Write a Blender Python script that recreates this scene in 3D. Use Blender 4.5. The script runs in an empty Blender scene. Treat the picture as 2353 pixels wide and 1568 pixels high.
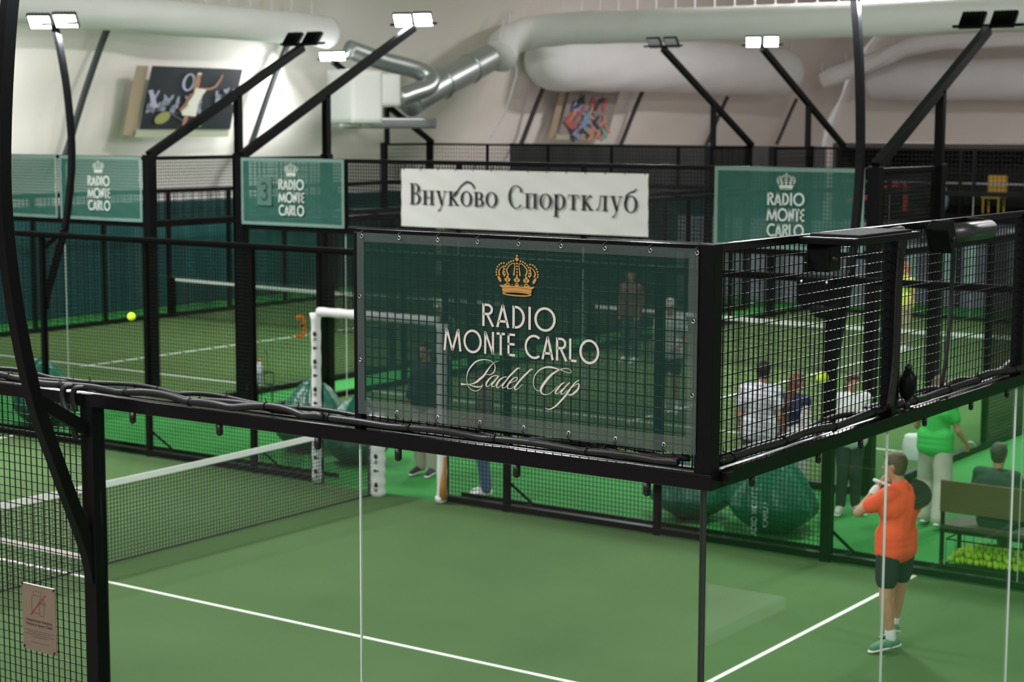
import bpy, bmesh, math, random
from mathutils import Vector, Matrix
import numpy as np
R_ = math.radians
random.seed(7)
S = bpy.context.scene
COL = S.collection

# ------------------------------------------------------------------ camera, world, exposure
cam_d = bpy.data.cameras.new('camera')
cam = bpy.data.objects.new('camera', cam_d)
COL.objects.link(cam)
S.camera = cam
yaw, pitch, roll = 0.612415, 0.120556, 0.003525
fw = Vector((-math.sin(yaw) * math.cos(pitch), math.cos(yaw) * math.cos(pitch), -math.sin(pitch)))
rt = fw.cross(Vector((0, 0, 1))).normalized()
up = rt.cross(fw)
rt2 = math.cos(roll) * rt + math.sin(roll) * up
up2 = -math.sin(roll) * rt + math.cos(roll) * up
cam.matrix_world = Matrix(((rt2.x, up2.x, -fw.x, 3.784882), (rt2.y, up2.y, -fw.y, -6.897771), (rt2.z, up2.z, -fw.z, 4.535711), (0, 0, 0, 1)))
cam_d.sensor_width = 36
cam_d.lens = 36 * 4103.67 / 2353
cam_d.clip_end = 300
cam_d.dof.use_dof = True
cam_d.dof.focus_distance = 8.1
cam_d.dof.aperture_fstop = 4.0

world = bpy.data.worlds.new('world')
S.world = world
world.use_nodes = True
world.node_tree.nodes['Background'].inputs[0].default_value = (1.0, 0.96, 0.98, 1)
world.node_tree.nodes['Background'].inputs[1].default_value = 0.35
S.view_settings.view_transform = 'Standard'
S.view_settings.look = 'None'
S.view_settings.exposure = -0.12
S.view_settings.gamma = 1.0
S.view_settings.use_curve_mapping = False
LAMP_W = 260
FILL_W = 1500
S.cycles.max_bounces = 8
S.cycles.transparent_max_bounces = 40

# ------------------------------------------------------------------ materials
MATS = {}
def mat(name, col, rough=.6, metal=0, noise=0, nscale=5, bump=0, bscale=40, spec=.5, emit=None, estr=0, alpha=None, coat=0, stretch=None, transl=0):
    if name in MATS: return MATS[name]
    m = bpy.data.materials.new(name); m.use_nodes = True
    nt = m.node_tree; b = nt.nodes['Principled BSDF']
    b.inputs['Base Color'].default_value = (*col, 1)
    b.inputs['Roughness'].default_value = rough
    b.inputs['Metallic'].default_value = metal
    b.inputs['Specular IOR Level'].default_value = spec
    b.inputs['Coat Weight'].default_value = coat
    tc = nt.nodes.new('ShaderNodeTexCoord')
    src = tc.outputs['Object']
    if stretch:
        mp = nt.nodes.new('ShaderNodeMapping'); mp.inputs['Scale'].default_value = stretch
        nt.links.new(src, mp.inputs[0]); src = mp.outputs[0]
    if noise:
        n = nt.nodes.new('ShaderNodeTexNoise'); n.inputs['Scale'].default_value = nscale; n.inputs['Detail'].default_value = 6
        nt.links.new(src, n.inputs['Vector'])
        mx = nt.nodes.new('ShaderNodeMix'); mx.data_type = 'RGBA'
        mx.inputs[6].default_value = (*[c * (1 - noise) for c in col], 1)
        mx.inputs[7].default_value = (*[min(1, c * (1 + noise)) for c in col], 1)
        nt.links.new(n.outputs['Fac'], mx.inputs[0]); nt.links.new(mx.outputs[2], b.inputs['Base Color'])
    if bump:
        n2 = nt.nodes.new('ShaderNodeTexNoise'); n2.inputs['Scale'].default_value = bscale; n2.inputs['Detail'].default_value = 4
        nt.links.new(src, n2.inputs['Vector'])
        bp = nt.nodes.new('ShaderNodeBump'); bp.inputs['Strength'].default_value = bump; bp.inputs['Distance'].default_value = .02
        nt.links.new(n2.outputs['Fac'], bp.inputs['Height']); nt.links.new(bp.outputs[0], b.inputs['Normal'])
    if emit:
        b.inputs['Emission Color'].default_value = (*emit, 1); b.inputs['Emission Strength'].default_value = estr
    if alpha is not None or transl:
        out = nt.nodes['Material Output']; last = b.outputs[0]
        if transl:
            tl = nt.nodes.new('ShaderNodeBsdfTranslucent'); tl.inputs[0].default_value = (*col, 1)
            ms = nt.nodes.new('ShaderNodeMixShader'); ms.inputs[0].default_value = transl
            nt.links.new(last, ms.inputs[1]); nt.links.new(tl.outputs[0], ms.inputs[2]); last = ms.outputs[0]
        if alpha is not None:
            tr = nt.nodes.new('ShaderNodeBsdfTransparent')
            ms = nt.nodes.new('ShaderNodeMixShader'); ms.inputs[0].default_value = alpha
            nt.links.new(tr.outputs[0], ms.inputs[1]); nt.links.new(last, ms.inputs[2]); last = ms.outputs[0]
        nt.links.new(last, out.inputs[0])
    MATS[name] = m
    return m

def glass_mat(name, tint=(.93, .97, .95), refl=1.0):
    m = bpy.data.materials.new(name); m.use_nodes = True
    nt = m.node_tree; nt.nodes.clear()
    out = nt.nodes.new('ShaderNodeOutputMaterial')
    tr = nt.nodes.new('ShaderNodeBsdfTransparent'); tr.inputs[0].default_value = (*tint, 1)
    gl = nt.nodes.new('ShaderNodeBsdfGlossy'); gl.inputs[0].default_value = (refl, refl, refl, 1); gl.inputs['Roughness'].default_value = .02
    lw = nt.nodes.new('ShaderNodeLayerWeight'); lw.inputs[0].default_value = .5
    pw = nt.nodes.new('ShaderNodeMath'); pw.operation = 'POWER'; pw.inputs[1].default_value = 5.0; nt.links.new(lw.outputs['Facing'], pw.inputs[0])
    fr = nt.nodes.new('ShaderNodeMath'); fr.operation = 'MULTIPLY_ADD'; fr.inputs[1].default_value = .5; fr.inputs[2].default_value = .010; nt.links.new(pw.outputs[0], fr.inputs[0])
    mx = nt.nodes.new('ShaderNodeMixShader')
    nt.links.new(fr.outputs[0], mx.inputs[0]); nt.links.new(tr.outputs[0], mx.inputs[1]); nt.links.new(gl.outputs[0], mx.inputs[2])
    nt.links.new(mx.outputs[0], out.inputs[0])
    return m

BLACK = mat('black_powder_coat', (.004, .004, .0045), .40, spec=.10, bump=.05, bscale=300)
RAILM = mat('satin_black_rail', (.004, .004, .0045), .24, spec=.16, bump=.04, bscale=60)
WIRE = mat('black_coated_wire', (.004, .004, .0045), .38, spec=.2)
RUBBER = mat('black_rubber', (.006, .006, .0065), .45, spec=.35)
GLASS = glass_mat('tempered_glass')
GEDGE = mat('polished_glass_edge', (.55, .62, .58), .25)
GDARK = mat('dark_glass_seal', (.01, .015, .013), .3)
TURF = mat('sage_green_turf', (.082, .150, .056), .95, noise=.22, nscale=.55, bump=.15, bscale=160, spec=.1)
TURF2 = mat('olive_green_turf', (.078, .128, .042), .95, noise=.15, nscale=.5, bump=.08, bscale=120, spec=.1)
TURF3 = mat('vivid_green_turf', (.034, .215, .045), .85, noise=.12, nscale=.8, bump=.08, bscale=120, spec=.15)
WLINE = mat('white_line', (.86, .86, .80), .8)
WHITE = mat('white_plastic', (.78, .79, .80), .5)
CORD = mat('black_net_cord', (.012, .014, .012), .7)
NETWH = mat('white_net_band', (.80, .80, .78), .8, noise=.06, nscale=12)
MEMB = mat('cream_membrane', (.80, .76, .70), .7, noise=.05, nscale=.35, bump=.5, bscale=.5, transl=.0)
DUCTM = mat('white_duct_fabric', (.74, .76, .75), .65, noise=.05, nscale=1.2, bump=.4, bscale=1.5)
METAL = mat('galvanised_metal', (.42, .47, .46), .35, metal=.8, noise=.15, nscale=2)
TEAL = mat('teal_curtain', (.0, .06, .06), .8, noise=.25, nscale=1.5, stretch=(.3, .3, .05))
GREYC = mat('dark_grey_curtain', (.055, .05, .052), .85, noise=.2, nscale=2)
BANNER = mat('green_mesh_banner', (.010, .034, .026), .7, spec=.05, alpha=.76, noise=.05, nscale=20)
BANNER2 = mat('far_green_mesh_banner', (.045, .15, .118), .7, spec=.1, alpha=.64)
HEM = mat('grey_green_hem', (.055, .075, .067), .7, spec=.08, alpha=.80)
LETTER = mat('warm_white_print', (.62, .58, .53), .7, alpha=.88)
LETTER2 = mat('pale_print', (.60, .66, .60), .7)
GOLD = mat('golden_print', (.42, .22, .045), .55)
VINYL = mat('white_vinyl_banner', (.68, .68, .66), .5, noise=.03, nscale=1.2, bump=.35, bscale=1.3, stretch=(1, 1, 2.5))
INK = mat('black_ink', (.012, .01, .012), .6)
BEAN = mat('emerald_nylon', (.002, .115, .062), .36, noise=.25, nscale=3, bump=1.0, bscale=7)
BALL = mat('optic_yellow_felt', (.50, .78, .03), .9, noise=.08, nscale=30, bump=.2, bscale=200)
SKIN = mat('skin', (.52, .27, .17), .5, noise=.05, nscale=8)
EYE = mat('dark_eye', (.02, .015, .01), .3)
LIP = mat('lips', (.38, .12, .09), .5)
STEEL = mat('steel_ring', (.6, .6, .6), .25, metal=1)
LENS = mat('lit_floodlight_lens', (.9, .9, .9), .3, emit=(.93, .97, 1.0), estr=60)
DLENS = mat('floodlight_lens', (.2, .2, .22), .2)
WOOD = mat('oiled_oak', (.11, .075, .028), .5, noise=.35, nscale=3, stretch=(.6, 8, 8))
ORANGE = mat('orange_vinyl', (.85, .16, .01), .5)

# ------------------------------------------------------------------ mesh helpers
class MB:
    def __init__(s): s.v = []; s.f = []; s.sm = []
    def add(s, vs, fs, smooth=False):
        o = len(s.v); s.v += [tuple(v) for v in vs]
        for f in fs: s.f.append([i + o for i in f]); s.sm.append(smooth)
        return s
    def box(s, c, d, rot=None):
        x, y, z = d[0] / 2, d[1] / 2, d[2] / 2
        vs = [Vector(p) for p in ((-x, -y, -z), (x, -y, -z), (x, y, -z), (-x, y, -z), (-x, -y, z), (x, -y, z), (x, y, z), (-x, y, z))]
        if rot is not None: vs = [rot @ v for v in vs]
        return s.add([v + Vector(c) for v in vs], [(0, 3, 2, 1), (4, 5, 6, 7), (0, 1, 5, 4), (1, 2, 6, 5), (2, 3, 7, 6), (3, 0, 4, 7)])
    def b2(s, a, b):
        return s.box([(a[i] + b[i]) / 2 for i in range(3)], [abs(b[i] - a[i]) for i in range(3)])
    def bar(s, p, q, w, h=None, upv=(0, 0, 1)):
        h = h or w
        p = Vector(p); q = Vector(q); d = (q - p).normalized(); u = Vector(upv)
        if abs(d.dot(u)) > .98: u = Vector((0, 1, 0))
        a = d.cross(u).normalized(); b = a.cross(d)
        vs = []
        for e in (p, q):
            for i, j in ((-1, -1), (1, -1), (1, 1), (-1, 1)): vs.append(e + a * i * w / 2 + b * j * h / 2)
        return s.add(vs, [(0, 1, 2, 3), (7, 6, 5, 4), (0, 4, 5, 1), (1, 5, 6, 2), (2, 6, 7, 3), (3, 7, 4, 0)])
    def path(s, pts, w, h=None, upv=(0, 0, 1)):
        """square section swept along a path, mitred"""
        h = h or w; pts = [Vector(p) for p in pts]; vs = []; n = len(pts)
        for i, p in enumerate(pts):
            d = (pts[min(i + 1, n - 1)] - pts[max(i - 1, 0)]).normalized()
            a = d.cross(Vector(upv)).normalized(); b = a.cross(d)
            for x, y in ((-1, -1), (1, -1), (1, 1), (-1, 1)): vs.append(p + a * x * w / 2 + b * y * h / 2)
        fs = [(0, 1, 2, 3), tuple(4 * (n - 1) + k for k in (3, 2, 1, 0))]
        for i in range(n - 1):
            for k in range(4): fs.append((4 * i + k, 4 * i + 4 + k, 4 * i + 4 + (k + 1) % 4, 4 * i + (k + 1) % 4))
        return s.add(vs, fs)
    def tube(s, pts, r, n=8, caps=True, rf=None):
        pts = [Vector(p) for p in pts]; N = len(pts); vs = []
        a0 = None
        for i, p in enumerate(pts):
            d = (pts[min(i + 1, N - 1)] - pts[max(i - 1, 0)])
            d = d.normalized() if d.length > 1e-9 else Vector((0, 0, 1))
            if a0 is None:
                a0 = d.cross(Vector((0, 0, 1)))
                if a0.length < .05: a0 = d.cross(Vector((0, 1, 0)))
            a = (a0 - d * a0.dot(d)).normalized(); a0 = a; b = d.cross(a)
            rr = r[i] if isinstance(r, (list, tuple)) else r
            for k in range(n):
                t = 2 * math.pi * k / n; q = rr if rf is None else rr * rf(i, t)
                vs.append(p + a * math.cos(t) * q + b * math.sin(t) * q)
        fs = [(n * i + k, n * i + (k + 1) % n, n * i + n + (k + 1) % n, n * i + n + k) for i in range(N - 1) for k in range(n)]
        if caps: fs += [tuple(range(n - 1, -1, -1)), tuple(n * (N - 1) + k for k in range(n))]
        return s.add(vs, fs, True)
    def sphere(s, c, r, n=10, m=7, rot=None):
        r = (r, r, r) if not isinstance(r, (tuple, list)) else r
        vs = []; c = Vector(c)
        for j in range(m + 1):
            th = math.pi * j / m
            for i in range(n):
                v = Vector((r[0] * math.sin(th) * math.cos(2 * math.pi * i / n), r[1] * math.sin(th) * math.sin(2 * math.pi * i / n), r[2] * math.cos(th)))
                vs.append(c + (rot @ v if rot is not None else v))
        fs = [(n * j + i, n * j + n + i, n * j + n + (i + 1) % n, n * j + (i + 1) % n) for j in range(m) for i in range(n)]
        return s.add(vs, fs, True)
    def cap(s, p, q, r0, r1, flat=None, k=1.0, n=12):
        """tapered capsule; flat=(direction) squashes the section by k in that direction"""
        p = Vector(p); q = Vector(q); d = q - p; L = d.length
        d = d.normalized() if L > 1e-6 else Vector((0, 0, 1))
        a = Vector(flat) if flat is not None else (Vector((0, 0, 1)) if abs(d.z) < .9 else Vector((1, 0, 0)))
        a = (a - d * a.dot(d)).normalized(); b = d.cross(a)
        rings = [(p - d * r0 * math.cos(t), r0 * math.sin(t)) for t in (0.02, .5, 1.0, math.pi / 2)] + [(q + d * r1 * math.cos(t), r1 * math.sin(t)) for t in (math.pi / 2, 1.0, .5, .02)]
        vs = []
        for c, rr in rings:
            for i in range(n):
                t = 2 * math.pi * i / n; vs.append(c + a * math.cos(t) * rr * k + b * math.sin(t) * rr)
        fs = [(n * j + i, n * j + (i + 1) % n, n * j + n + (i + 1) % n, n * j + n + i) for j in range(len(rings) - 1) for i in range(n)]
        fs += [tuple(range(n - 1, -1, -1)), tuple(n * (len(rings) - 1) + i for i in range(n))]
        return s.add(vs, fs, True)
    def quad(s, a, b, c, d): return s.add([a, b, c, d], [(0, 1, 2, 3)])
    def build(s, name, m, parent=None, bevel=0):
        me = bpy.data.meshes.new(name); me.from_pydata(s.v, [], s.f)
        me.polygons.foreach_set('use_smooth', s.sm); me.update()
        if m: me.materials.append(m)
        o = bpy.data.objects.new(name, me); COL.objects.link(o)
        if parent: o.parent = parent
        if bevel:
            bv = o.modifiers.new('bevel', 'BEVEL'); bv.width = bevel; bv.segments = 2; bv.limit_method = 'ANGLE'
        return o

def tag(o, label=None, cat=None, group=None, kind=None):
    if label: o['label'] = label
    if cat: o['category'] = cat
    if group: o['group'] = group
    if kind: o['kind'] = kind
    return o
def thing(name, label, cat, loc=(0, 0, 0), rz=0, group=None):
    o = bpy.data.objects.new(name, None); COL.objects.link(o); o.location = loc; o.rotation_euler = (0, 0, rz)
    o.empty_display_size = .2
    return tag(o, label, cat, group)
def copy_tree(o, parent=None):
    c = o.copy(); COL.objects.link(c); c.parent = parent
    for ch in [x for x in bpy.data.objects if x.parent == o]: copy_tree(ch, c)
    return c
def crom(pts, n=6):
    """Catmull-Rom through tuples of any length"""
    P = [pts[0]] + list(pts) + [pts[-1]]; out = []
    for i in range(1, len(P) - 2):
        for k in range(n):
            t = k / n; a, b, c, d = P[i - 1], P[i], P[i + 1], P[i + 2]
            out.append(tuple(.5 * (2 * b[j] + (c[j] - a[j]) * t + (2 * a[j] - 5 * b[j] + 4 * c[j] - d[j]) * t * t + (3 * b[j] - a[j] - 3 * c[j] + d[j]) * t ** 3) for j in range(len(b))))
    out.append(tuple(pts[-1])); return out

# ------------------------------------------------------------------ lettering (flat print on a plane; frame f maps (u,v) to a point)
def ribbon(mb, f, pts, w=None):
    n = len(pts); L = []; Rr = []
    for i, p in enumerate(pts):
        a = pts[max(i - 1, 0)]; b = pts[min(i + 1, n - 1)]
        dx, dy = b[0] - a[0], b[1] - a[1]; l = math.hypot(dx, dy) or 1; nx, ny = -dy / l, dx / l
        ww = (w if w else p[2]) / 2
        L.append(f(p[0] + nx * ww, p[1] + ny * ww)); Rr.append(f(p[0] - nx * ww, p[1] - ny * ww))
    mb.add(L + Rr, [(i + 1, i, n + i, n + i + 1) for i in range(n - 1)])
def arc(cx, cy, rx, ry, a0, a1, n=20): return [(cx + rx * math.cos(R_(a0 + (a1 - a0) * i / n)), cy + ry * math.sin(R_(a0 + (a1 - a0) * i / n))) for i in range(n + 1)]
def disc(mb, f, x, y, rx, ry=None, rot=0, n=14):
    ry = ry or rx; c, s_ = math.cos(rot), math.sin(rot)
    mb.add([f(x + rx * math.cos(t) * c - ry * math.sin(t) * s_, y + rx * math.cos(t) * s_ + ry * math.sin(t) * c) for t in [2 * math.pi * i / n for i in range(n)]], [tuple(range(n))])
def sans(ch, w):
    h = w / 2
    G = {
     'R': (.50, [[(h, 0), (h, 1)], [(h, 1 - h), (.24, 1 - h)] + arc(.24, .745, .2, .255 - h, 90, -90, 12) + [(h, .49 + h)], [(.24, .50), (.50, 0)]]),
     'A': (.56, [[(.03, 0), (.28, 1)], [(.53, 0), (.28, 1)], [(.10, .27), (.46, .27)]]),
     'D': (.56, [[(h, 0), (h, 1)], [(h, 1 - h), (.14, 1 - h)] + arc(.14, .5, .42 - h, .5 - h, 90, -90, 16) + [(h, h)]]),
     'I': (w, [[(h, 0), (h, 1)]]),
     'O': (.94, [arc(.47, .5, .47 - h, .53 - h, 0, 360, 36)]),
     'M': (.90, [[(.03, 0), (.15, 1)], [(.15, .98), (.45, .02)], [(.45, .02), (.75, .98)], [(.75, 1), (.87, 0)]]),
     'N': (.50, [[(h, 0), (h, 1)], [(h, .98), (.50 - h, .02)], [(.50 - h, 0), (.50 - h, 1)]]),
     'T': (.42, [[(0, 1 - h), (.42, 1 - h)], [(.21, 0), (.21, 1)]]),
     'E': (.38, [[(h, 0), (h, 1)], [(0, 1 - h), (.38, 1 - h)], [(0, .53), (.36, .53)], [(0, h), (.38, h)]]),
     'C': (.72, [arc(.47, .5, .47 - h, .53 - h, 52, 308, 28)]),
     'L': (.36, [[(h, 0), (h, 1)], [(0, h), (.36, h)]]),
     ' ': (.22, [])}
    return G[ch]
def sans_text(mb, f, txt, x0, x1, y0, H, w=.1, gap=.14):
    tot = sum(sans(c, w)[0] for c in txt) + gap * (len(txt) - 1)
    sx = (x1 - x0) / tot; x = x0
    for c in txt:
        adv, st = sans(c, w)
        for s_ in st: ribbon(mb, lambda u, v, x=x: f(x + u * sx, y0 + v * H), s_, w)
        x += (adv + gap) * sx
def crown(mb, f, cx, y0, W, H):
    """royal crown emblem: x in -1..1, y in 0..2"""
    g = lambda u, v: f(cx + u * W / 2, y0 + v * H / 2)
    base = [(-.66, .16), (-.70, .42), (-.78, .52), (-.55, .50), (-.45, .66), (-.30, .52), (-.10, .50), (0, .66), (.10, .50), (.30, .52), (.45, .66), (.55, .50), (.78, .52), (.70, .42), (.66, .16)]
    mb.add([g(*p) for p in base] + [g(x, y) for x, y in ((.66, .26), (-.66, .26))], [])
    # crown band built as strips
    ribbon(mb, g, [(-.78, .50, .05), (-.66, .44, .13), (-.3, .49, .13), (0, .50, .13), (.3, .49, .13), (.66, .44, .13), (.78, .50, .05)])
    for c in (-.43, 0, .43):
        ribbon(mb, g, [(c - .2, .50, .05), (c - .08, .56, .05), (c, .66, .05)]); ribbon(mb, g, [(c, .66, .05), (c + .08, .56, .05), (c + .2, .50, .05)])
    ribbon(mb, g, [(-.67, .28, .15), (-.3, .33, .15), (0, .345, .15), (.3, .33, .15), (.67, .28, .15)])
    ribbon(mb, g, arc(0, .13, .64, .09, 0, 360, 30), .06)
    for c, t in ((-.43, .0), (0, 0), (.43, .0)):
        disc(mb, g, c - .06, .78, .075, .10, .5); disc(mb, g, c + .06, .78, .075, .10, -.5); disc(mb, g, c, .90, .06, .09)
    disc(mb, g, -.80, .80, .065, .16, .45); disc(mb, g, .80, .80, .065, .16, -.45)
    for s_ in (-1, 1):
        ribbon(mb, g, [(s_ * .09, 1.60, .03), (s_ * .10, 1.40, .04), (s_ * .13, 1.15, .06), (s_ * .14, 1.0, .07)])
        ribbon(mb, g, [(s_ * x, y, w) for x, y, w in crom([(.09, 1.60, .04), (.26, 1.56, .04), (.42, 1.38, .05), (.46, 1.20, .06), (.38, 1.00, .07)], 5)])
        ribbon(mb, g, [(s_ * x, y, w) for x, y, w in crom([(.60, 1.46, .03), (.62, 1.25, .04), (.64, 1.10, .06), (.56, .94, .06)], 5)])
        ribbon(mb, g, [(s_ * x, y, w) for x, y, w in crom([(.60, 1.46, .03), (.74, 1.34, .04), (.83, 1.16, .06), (.79, .96, .07)], 5)])
        for x, y in ((.16, 1.72), (.27, 1.68), (.37, 1.62), (.46, 1.53), (.53, 1.43), (.56, 1.29), (.56, 1.15), (.54, 1.03), (.60, 1.58), (.72, 1.56), (.81, 1.48), (.89, 1.38), (.93, 1.25), (.95, 1.12), (.94, 1.0)): disc(mb, g, s_ * x, y, .042, .046, 0, 10)
    for y in (1.60, 1.46, 1.32, 1.18, 1.04): disc(mb, g, 0, y, .042, .046, 0, 10)
    disc(mb, g, 0, 1.80, .08, .095); mb.add([g(x, y) for x, y in ((0, 1.9), (.03, 1.94), (.08, 1.97), (.03, 1.98), (0, 2.03), (-.03, 1.98), (-.08, 1.97), (-.03, 1.94))], [(0, 1, 2, 3, 4, 5, 6, 7)])
def plane_x(y, off): return lambda u, v: (u, y - off, v)          # print on a wall that faces -y

# ------------------------------------------------------------------ the setting
HX0, HX1, HY0, HY1 = -29.2, 26.0, -24.0, 62.0
fl = MB().quad((-32, -1.5, -.012), (13, -1.5, -.012), (13, 36.4, -.012), (-32, 36.4, -.012)).build('floor', TURF3); tag(fl, kind='structure')
CONC = mat('warm_grey_floor', (.36, .31, .29), .8, noise=.1, nscale=.6)
for q in (((-32, 36.4), (HX1, 66)), ((-32, HY0), (HX1, -1.5)), ((13, -1.5), (HX1, 36.4))):
    (a_, b_), (c_, d_) = q
    tag(MB().quad((a_, b_, -.012), (c_, b_, -.012), (c_, d_, -.012), (a_, d_, -.012)).build('floor', CONC), kind='structure')
def court_floor(x0, y0, x1, y1, m, along):
    o = MB().box(((x0 + x1) / 2, (y0 + y1) / 2, -.006), (x1 - x0, y1 - y0, .012)).build('floor', m); tag(o, kind='structure')
    def ln(a, b, w=.05):
        c = [(a[i] + b[i]) / 2 for i in (0, 1)]
        MB().box((c[0], c[1], .002), (abs(a[0] - b[0]) + w, abs(a[1] - b[1]) + w, .004)).build('court_line', WLINE, o)
    if along == 'x':
        ym = (y0 + y1) / 2
        ln((x1 - 3.05, y0), (x1 - 3.05, y1)); ln((x0 + 3.05, y0), (x0 + 3.05, y1)); ln((x0 + 3.05, ym), (x1 - 3.05, ym))
    else:
        xm = (x0 + x1) / 2
        ln((x0, y0 + 3.05), (x1, y0 + 3.05)); ln((x0, y1 - 3.05), (x1, y1 - 3.05)); ln((xm, y0 + 2.9), (xm, y1 - 3.05))
    return o
court_floor(-20, 0, 0, 10, TURF, 'x')
C3 = (-26.9, 12.75, -16.95, 32.75); C2 = (-15.6, 13.4, -5.1, 33.4)
court_floor(C3[0], C3[1], C3[2], C3[3], TURF2, 'y')
court_floor(C2[0], C2[1], C2[2], C2[3], TURF2, 'y')

PROF = crom([(-29.3, 0), (-29.25, 2.6), (-28.75, 4.0), (-28.2, 5.5), (-27.5, 7.0), (-26.4, 8.5), (-24.3, 10.2), (-20.5, 12.0), (-14, 13.6), (-5, 14.6), (6, 14.6), (18, 13), (26, 10)], 4)
def prof_x(z):
    for (xa, za), (xb, zb) in zip(PROF, PROF[1:]):
        if za <= z <= zb: return xa + (xb - xa) * (z - za) / (zb - za)
    return PROF[-1][0]
def shell(i0, i1, name):
    mb = MB(); ys = [HY0 + (HY1 - HY0) * k / 43 for k in range(44)]; P = PROF[i0:i1]
    vs = []
    for k, y in enumerate(ys):
        for j, (x, z) in enumerate(P):
            sag = .10 * math.sin(y * 2.1 + j) + .09 * math.cos(y * math.pi / 3.0) ** 2
            vs.append((x - sag * (1 if z > 2.5 else .1), y, z))
    n = len(P)
    mb.add(vs, [(k * n + j, k * n + j + 1, (k + 1) * n + j + 1, (k + 1) * n + j) for k in range(43) for j in range(n - 1)], True)
    return tag(mb.build(name, MEMB), kind='structure')
shell(0, 25, 'wall_left'); shell(24, len(PROF), 'ceiling')
# end wall of the hall
mb = MB(); mb.add([(x, HY1 + .3, z) for x, z in PROF] + [(26, HY1 + .3, 0)], [tuple(range(len(PROF) + 1))])
tag(mb.build('wall_back', MEMB), kind='structure')

# teal curtain along the foot of the left wall, and the dark partition behind the far courts
def curtain(name, label, p0, p1, z0, z1, m, wave=.06, step=.15):
    p0 = Vector(p0); p1 = Vector(p1); d = p1 - p0; n = int(d.length / step); nn = Vector((-d.y, d.x)).normalized(); vs = []
    for i in range(n + 1):
        p = p0 + d * i / n + nn * wave * math.sin(i * 1.1) * (1 + .4 * math.sin(i * .37))
        vs += [(p.x, p.y, z0), (p.x, p.y, z1)]
    return tag(MB().add(vs, [(2 * i, 2 * i + 2, 2 * i + 3, 2 * i + 1) for i in range(n)], True).build(name, m), label, 'curtain')
curtain('curtain', 'long teal curtain hanging along the foot of the cream left wall', (-28.85, 2), (-28.85, 35.6), 0, 2.62, TEAL)
curtain('curtain', 'teal curtain across the hall beyond the two far courts', (-28.7, 35.9), (-16.4, 35.9), 0, 2.62, TEAL)
curtain('curtain', 'dark grey cloth strip hung above the teal curtain at the back', (-26.5, 36.05), (-16.4, 36.05), 2.6, 4.0, GREYC, .04)

# ------------------------------------------------------------------ court enclosures
def wires(p0, p1, z0, z1, step=.05, r=.0042, off=(0, 0)):
    mb = MB(); p0 = Vector(p0); p1 = Vector(p1); d = p1 - p0; L = d.length; u = d / L; nrm = Vector((-u.y, u.x))
    n = max(1, round(L / step))
    for i in range(n + 1):
        p = p0 + u * L * i / n
        mb.box((p.x, p.y, (z0 + z1) / 2), (2 * r, 2 * r, z1 - z0))
    m_ = max(1, round((z1 - z0) / step))
    for j in range(m_ + 1):
        z = z0 + (z1 - z0) * j / m_; q = p0 + nrm * r * 1.6; w = p1 + nrm * r * 1.6
        mb.bar((q.x, q.y, z), (w.x, w.y, z), 2 * r)
    return mb
def glass_panel(par, p0, p1, z0, z1, edges=True, dark=False):
    p0 = Vector(p0); p1 = Vector(p1); u = (p1 - p0).normalized(); a = p0 + u * .003; b = p1 - u * .003
    g = MB().bar((a.x, a.y, (z0 + z1) / 2), (b.x, b.y, (z0 + z1) / 2), .012, z1 - z0).build('glass_panel', GLASS, par)
    e = MB()
    e.box((b.x, b.y, (z0 + z1) / 2), (.007, .0125, z1 - z0) if abs(u.x) > .5 else (.0125, .007, z1 - z0))
    e.build('glass_edge', GDARK if dark else GEDGE, g)
    return g
def post(par, x, y, z0, z1, w=.08, m=None): return MB().box((x, y, (z0 + z1) / 2), (w, w, z1 - z0)).build('post', m or BLACK, par, .004)
def rail(par, a, b, w, h, name='rail'): return MB().bar(a, b, w, h).build(name, BLACK, par)
def brace(par, x, y, nx, ny, z=.36, l=.26):
    t = MB().bar((x, y, z), (x + nx * l, y + ny * l, .06), .03); t.bar((x, y, .05), (x + nx * l, y + ny * l, .05), .03)
    return t.build('foot_brace', BLACK, par)

def far_wall(name, label, p0, p1, out, tall=(0, 4), glass_bays=(0, 1, 8, 9), end=False, step=.05):
    """wall of ten 2 m bays from p0 to p1 (or five for the short ends); tall bays carry 1 m of mesh above 3 m"""
    t = thing(name, label, 'court fence', (0, 0, 0), 0)
    p0 = Vector(p0); p1 = Vector(p1); L = (p1 - p0).length; n = 5 if end else 10; u = (p1 - p0) / L; bl = L / n
    for i in range(n):
        a = p0 + u * bl * i; b = p0 + u * bl * (i + 1)
        hi = end or i in (0, 9)
        if end or i in glass_bays: glass_panel(t, a, b, .05, 2.95)
        else: wires(a, b, .1, 2.95, step, .005).build('mesh_panel', WIRE, t)
        if hi:
            wires(a + u * .05, b - u * .05, 3.03, 3.97, step, .005).build('mesh_panel', WIRE, t)
            rail(t, (a.x, a.y, 4.0), (b.x, b.y, 4.0), .05, .05, 'top_rail')
    rail(t, (p0.x, p0.y, 2.97), (p1.x, p1.y, 2.97), .1, .10); rail(t, (p0.x, p0.y, .05), (p1.x, p1.y, .05), .1, .08, 'base_rail')
    for i in range(n + 1):
        if i in (0, n) and not end: continue
        q = p0 + u * bl * i
        hi = end or i in (1, 9)
        corner = i in (0, n) or (not end and i in (1, 9))
        if end and not corner: post(t, q.x, q.y, 3.0, 4.0, .06)
        else: post(t, q.x, q.y, 0, 4.05 if hi else 3.0, .15 if corner else .08)
        if out and not end: brace(t, q.x, q.y, out[0], out[1])
    return t
x0, y0, x1, y1 = C3
far_wall('court_fence', 'near end wall of the far left court, glass below and mesh on top', (x0, y0), (x1, y0), None, end=True)
far_wall('court_fence', 'side fence of the far left court nearest the tall black lamp post pair', (x1, y0), (x1, y1), None)
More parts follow.
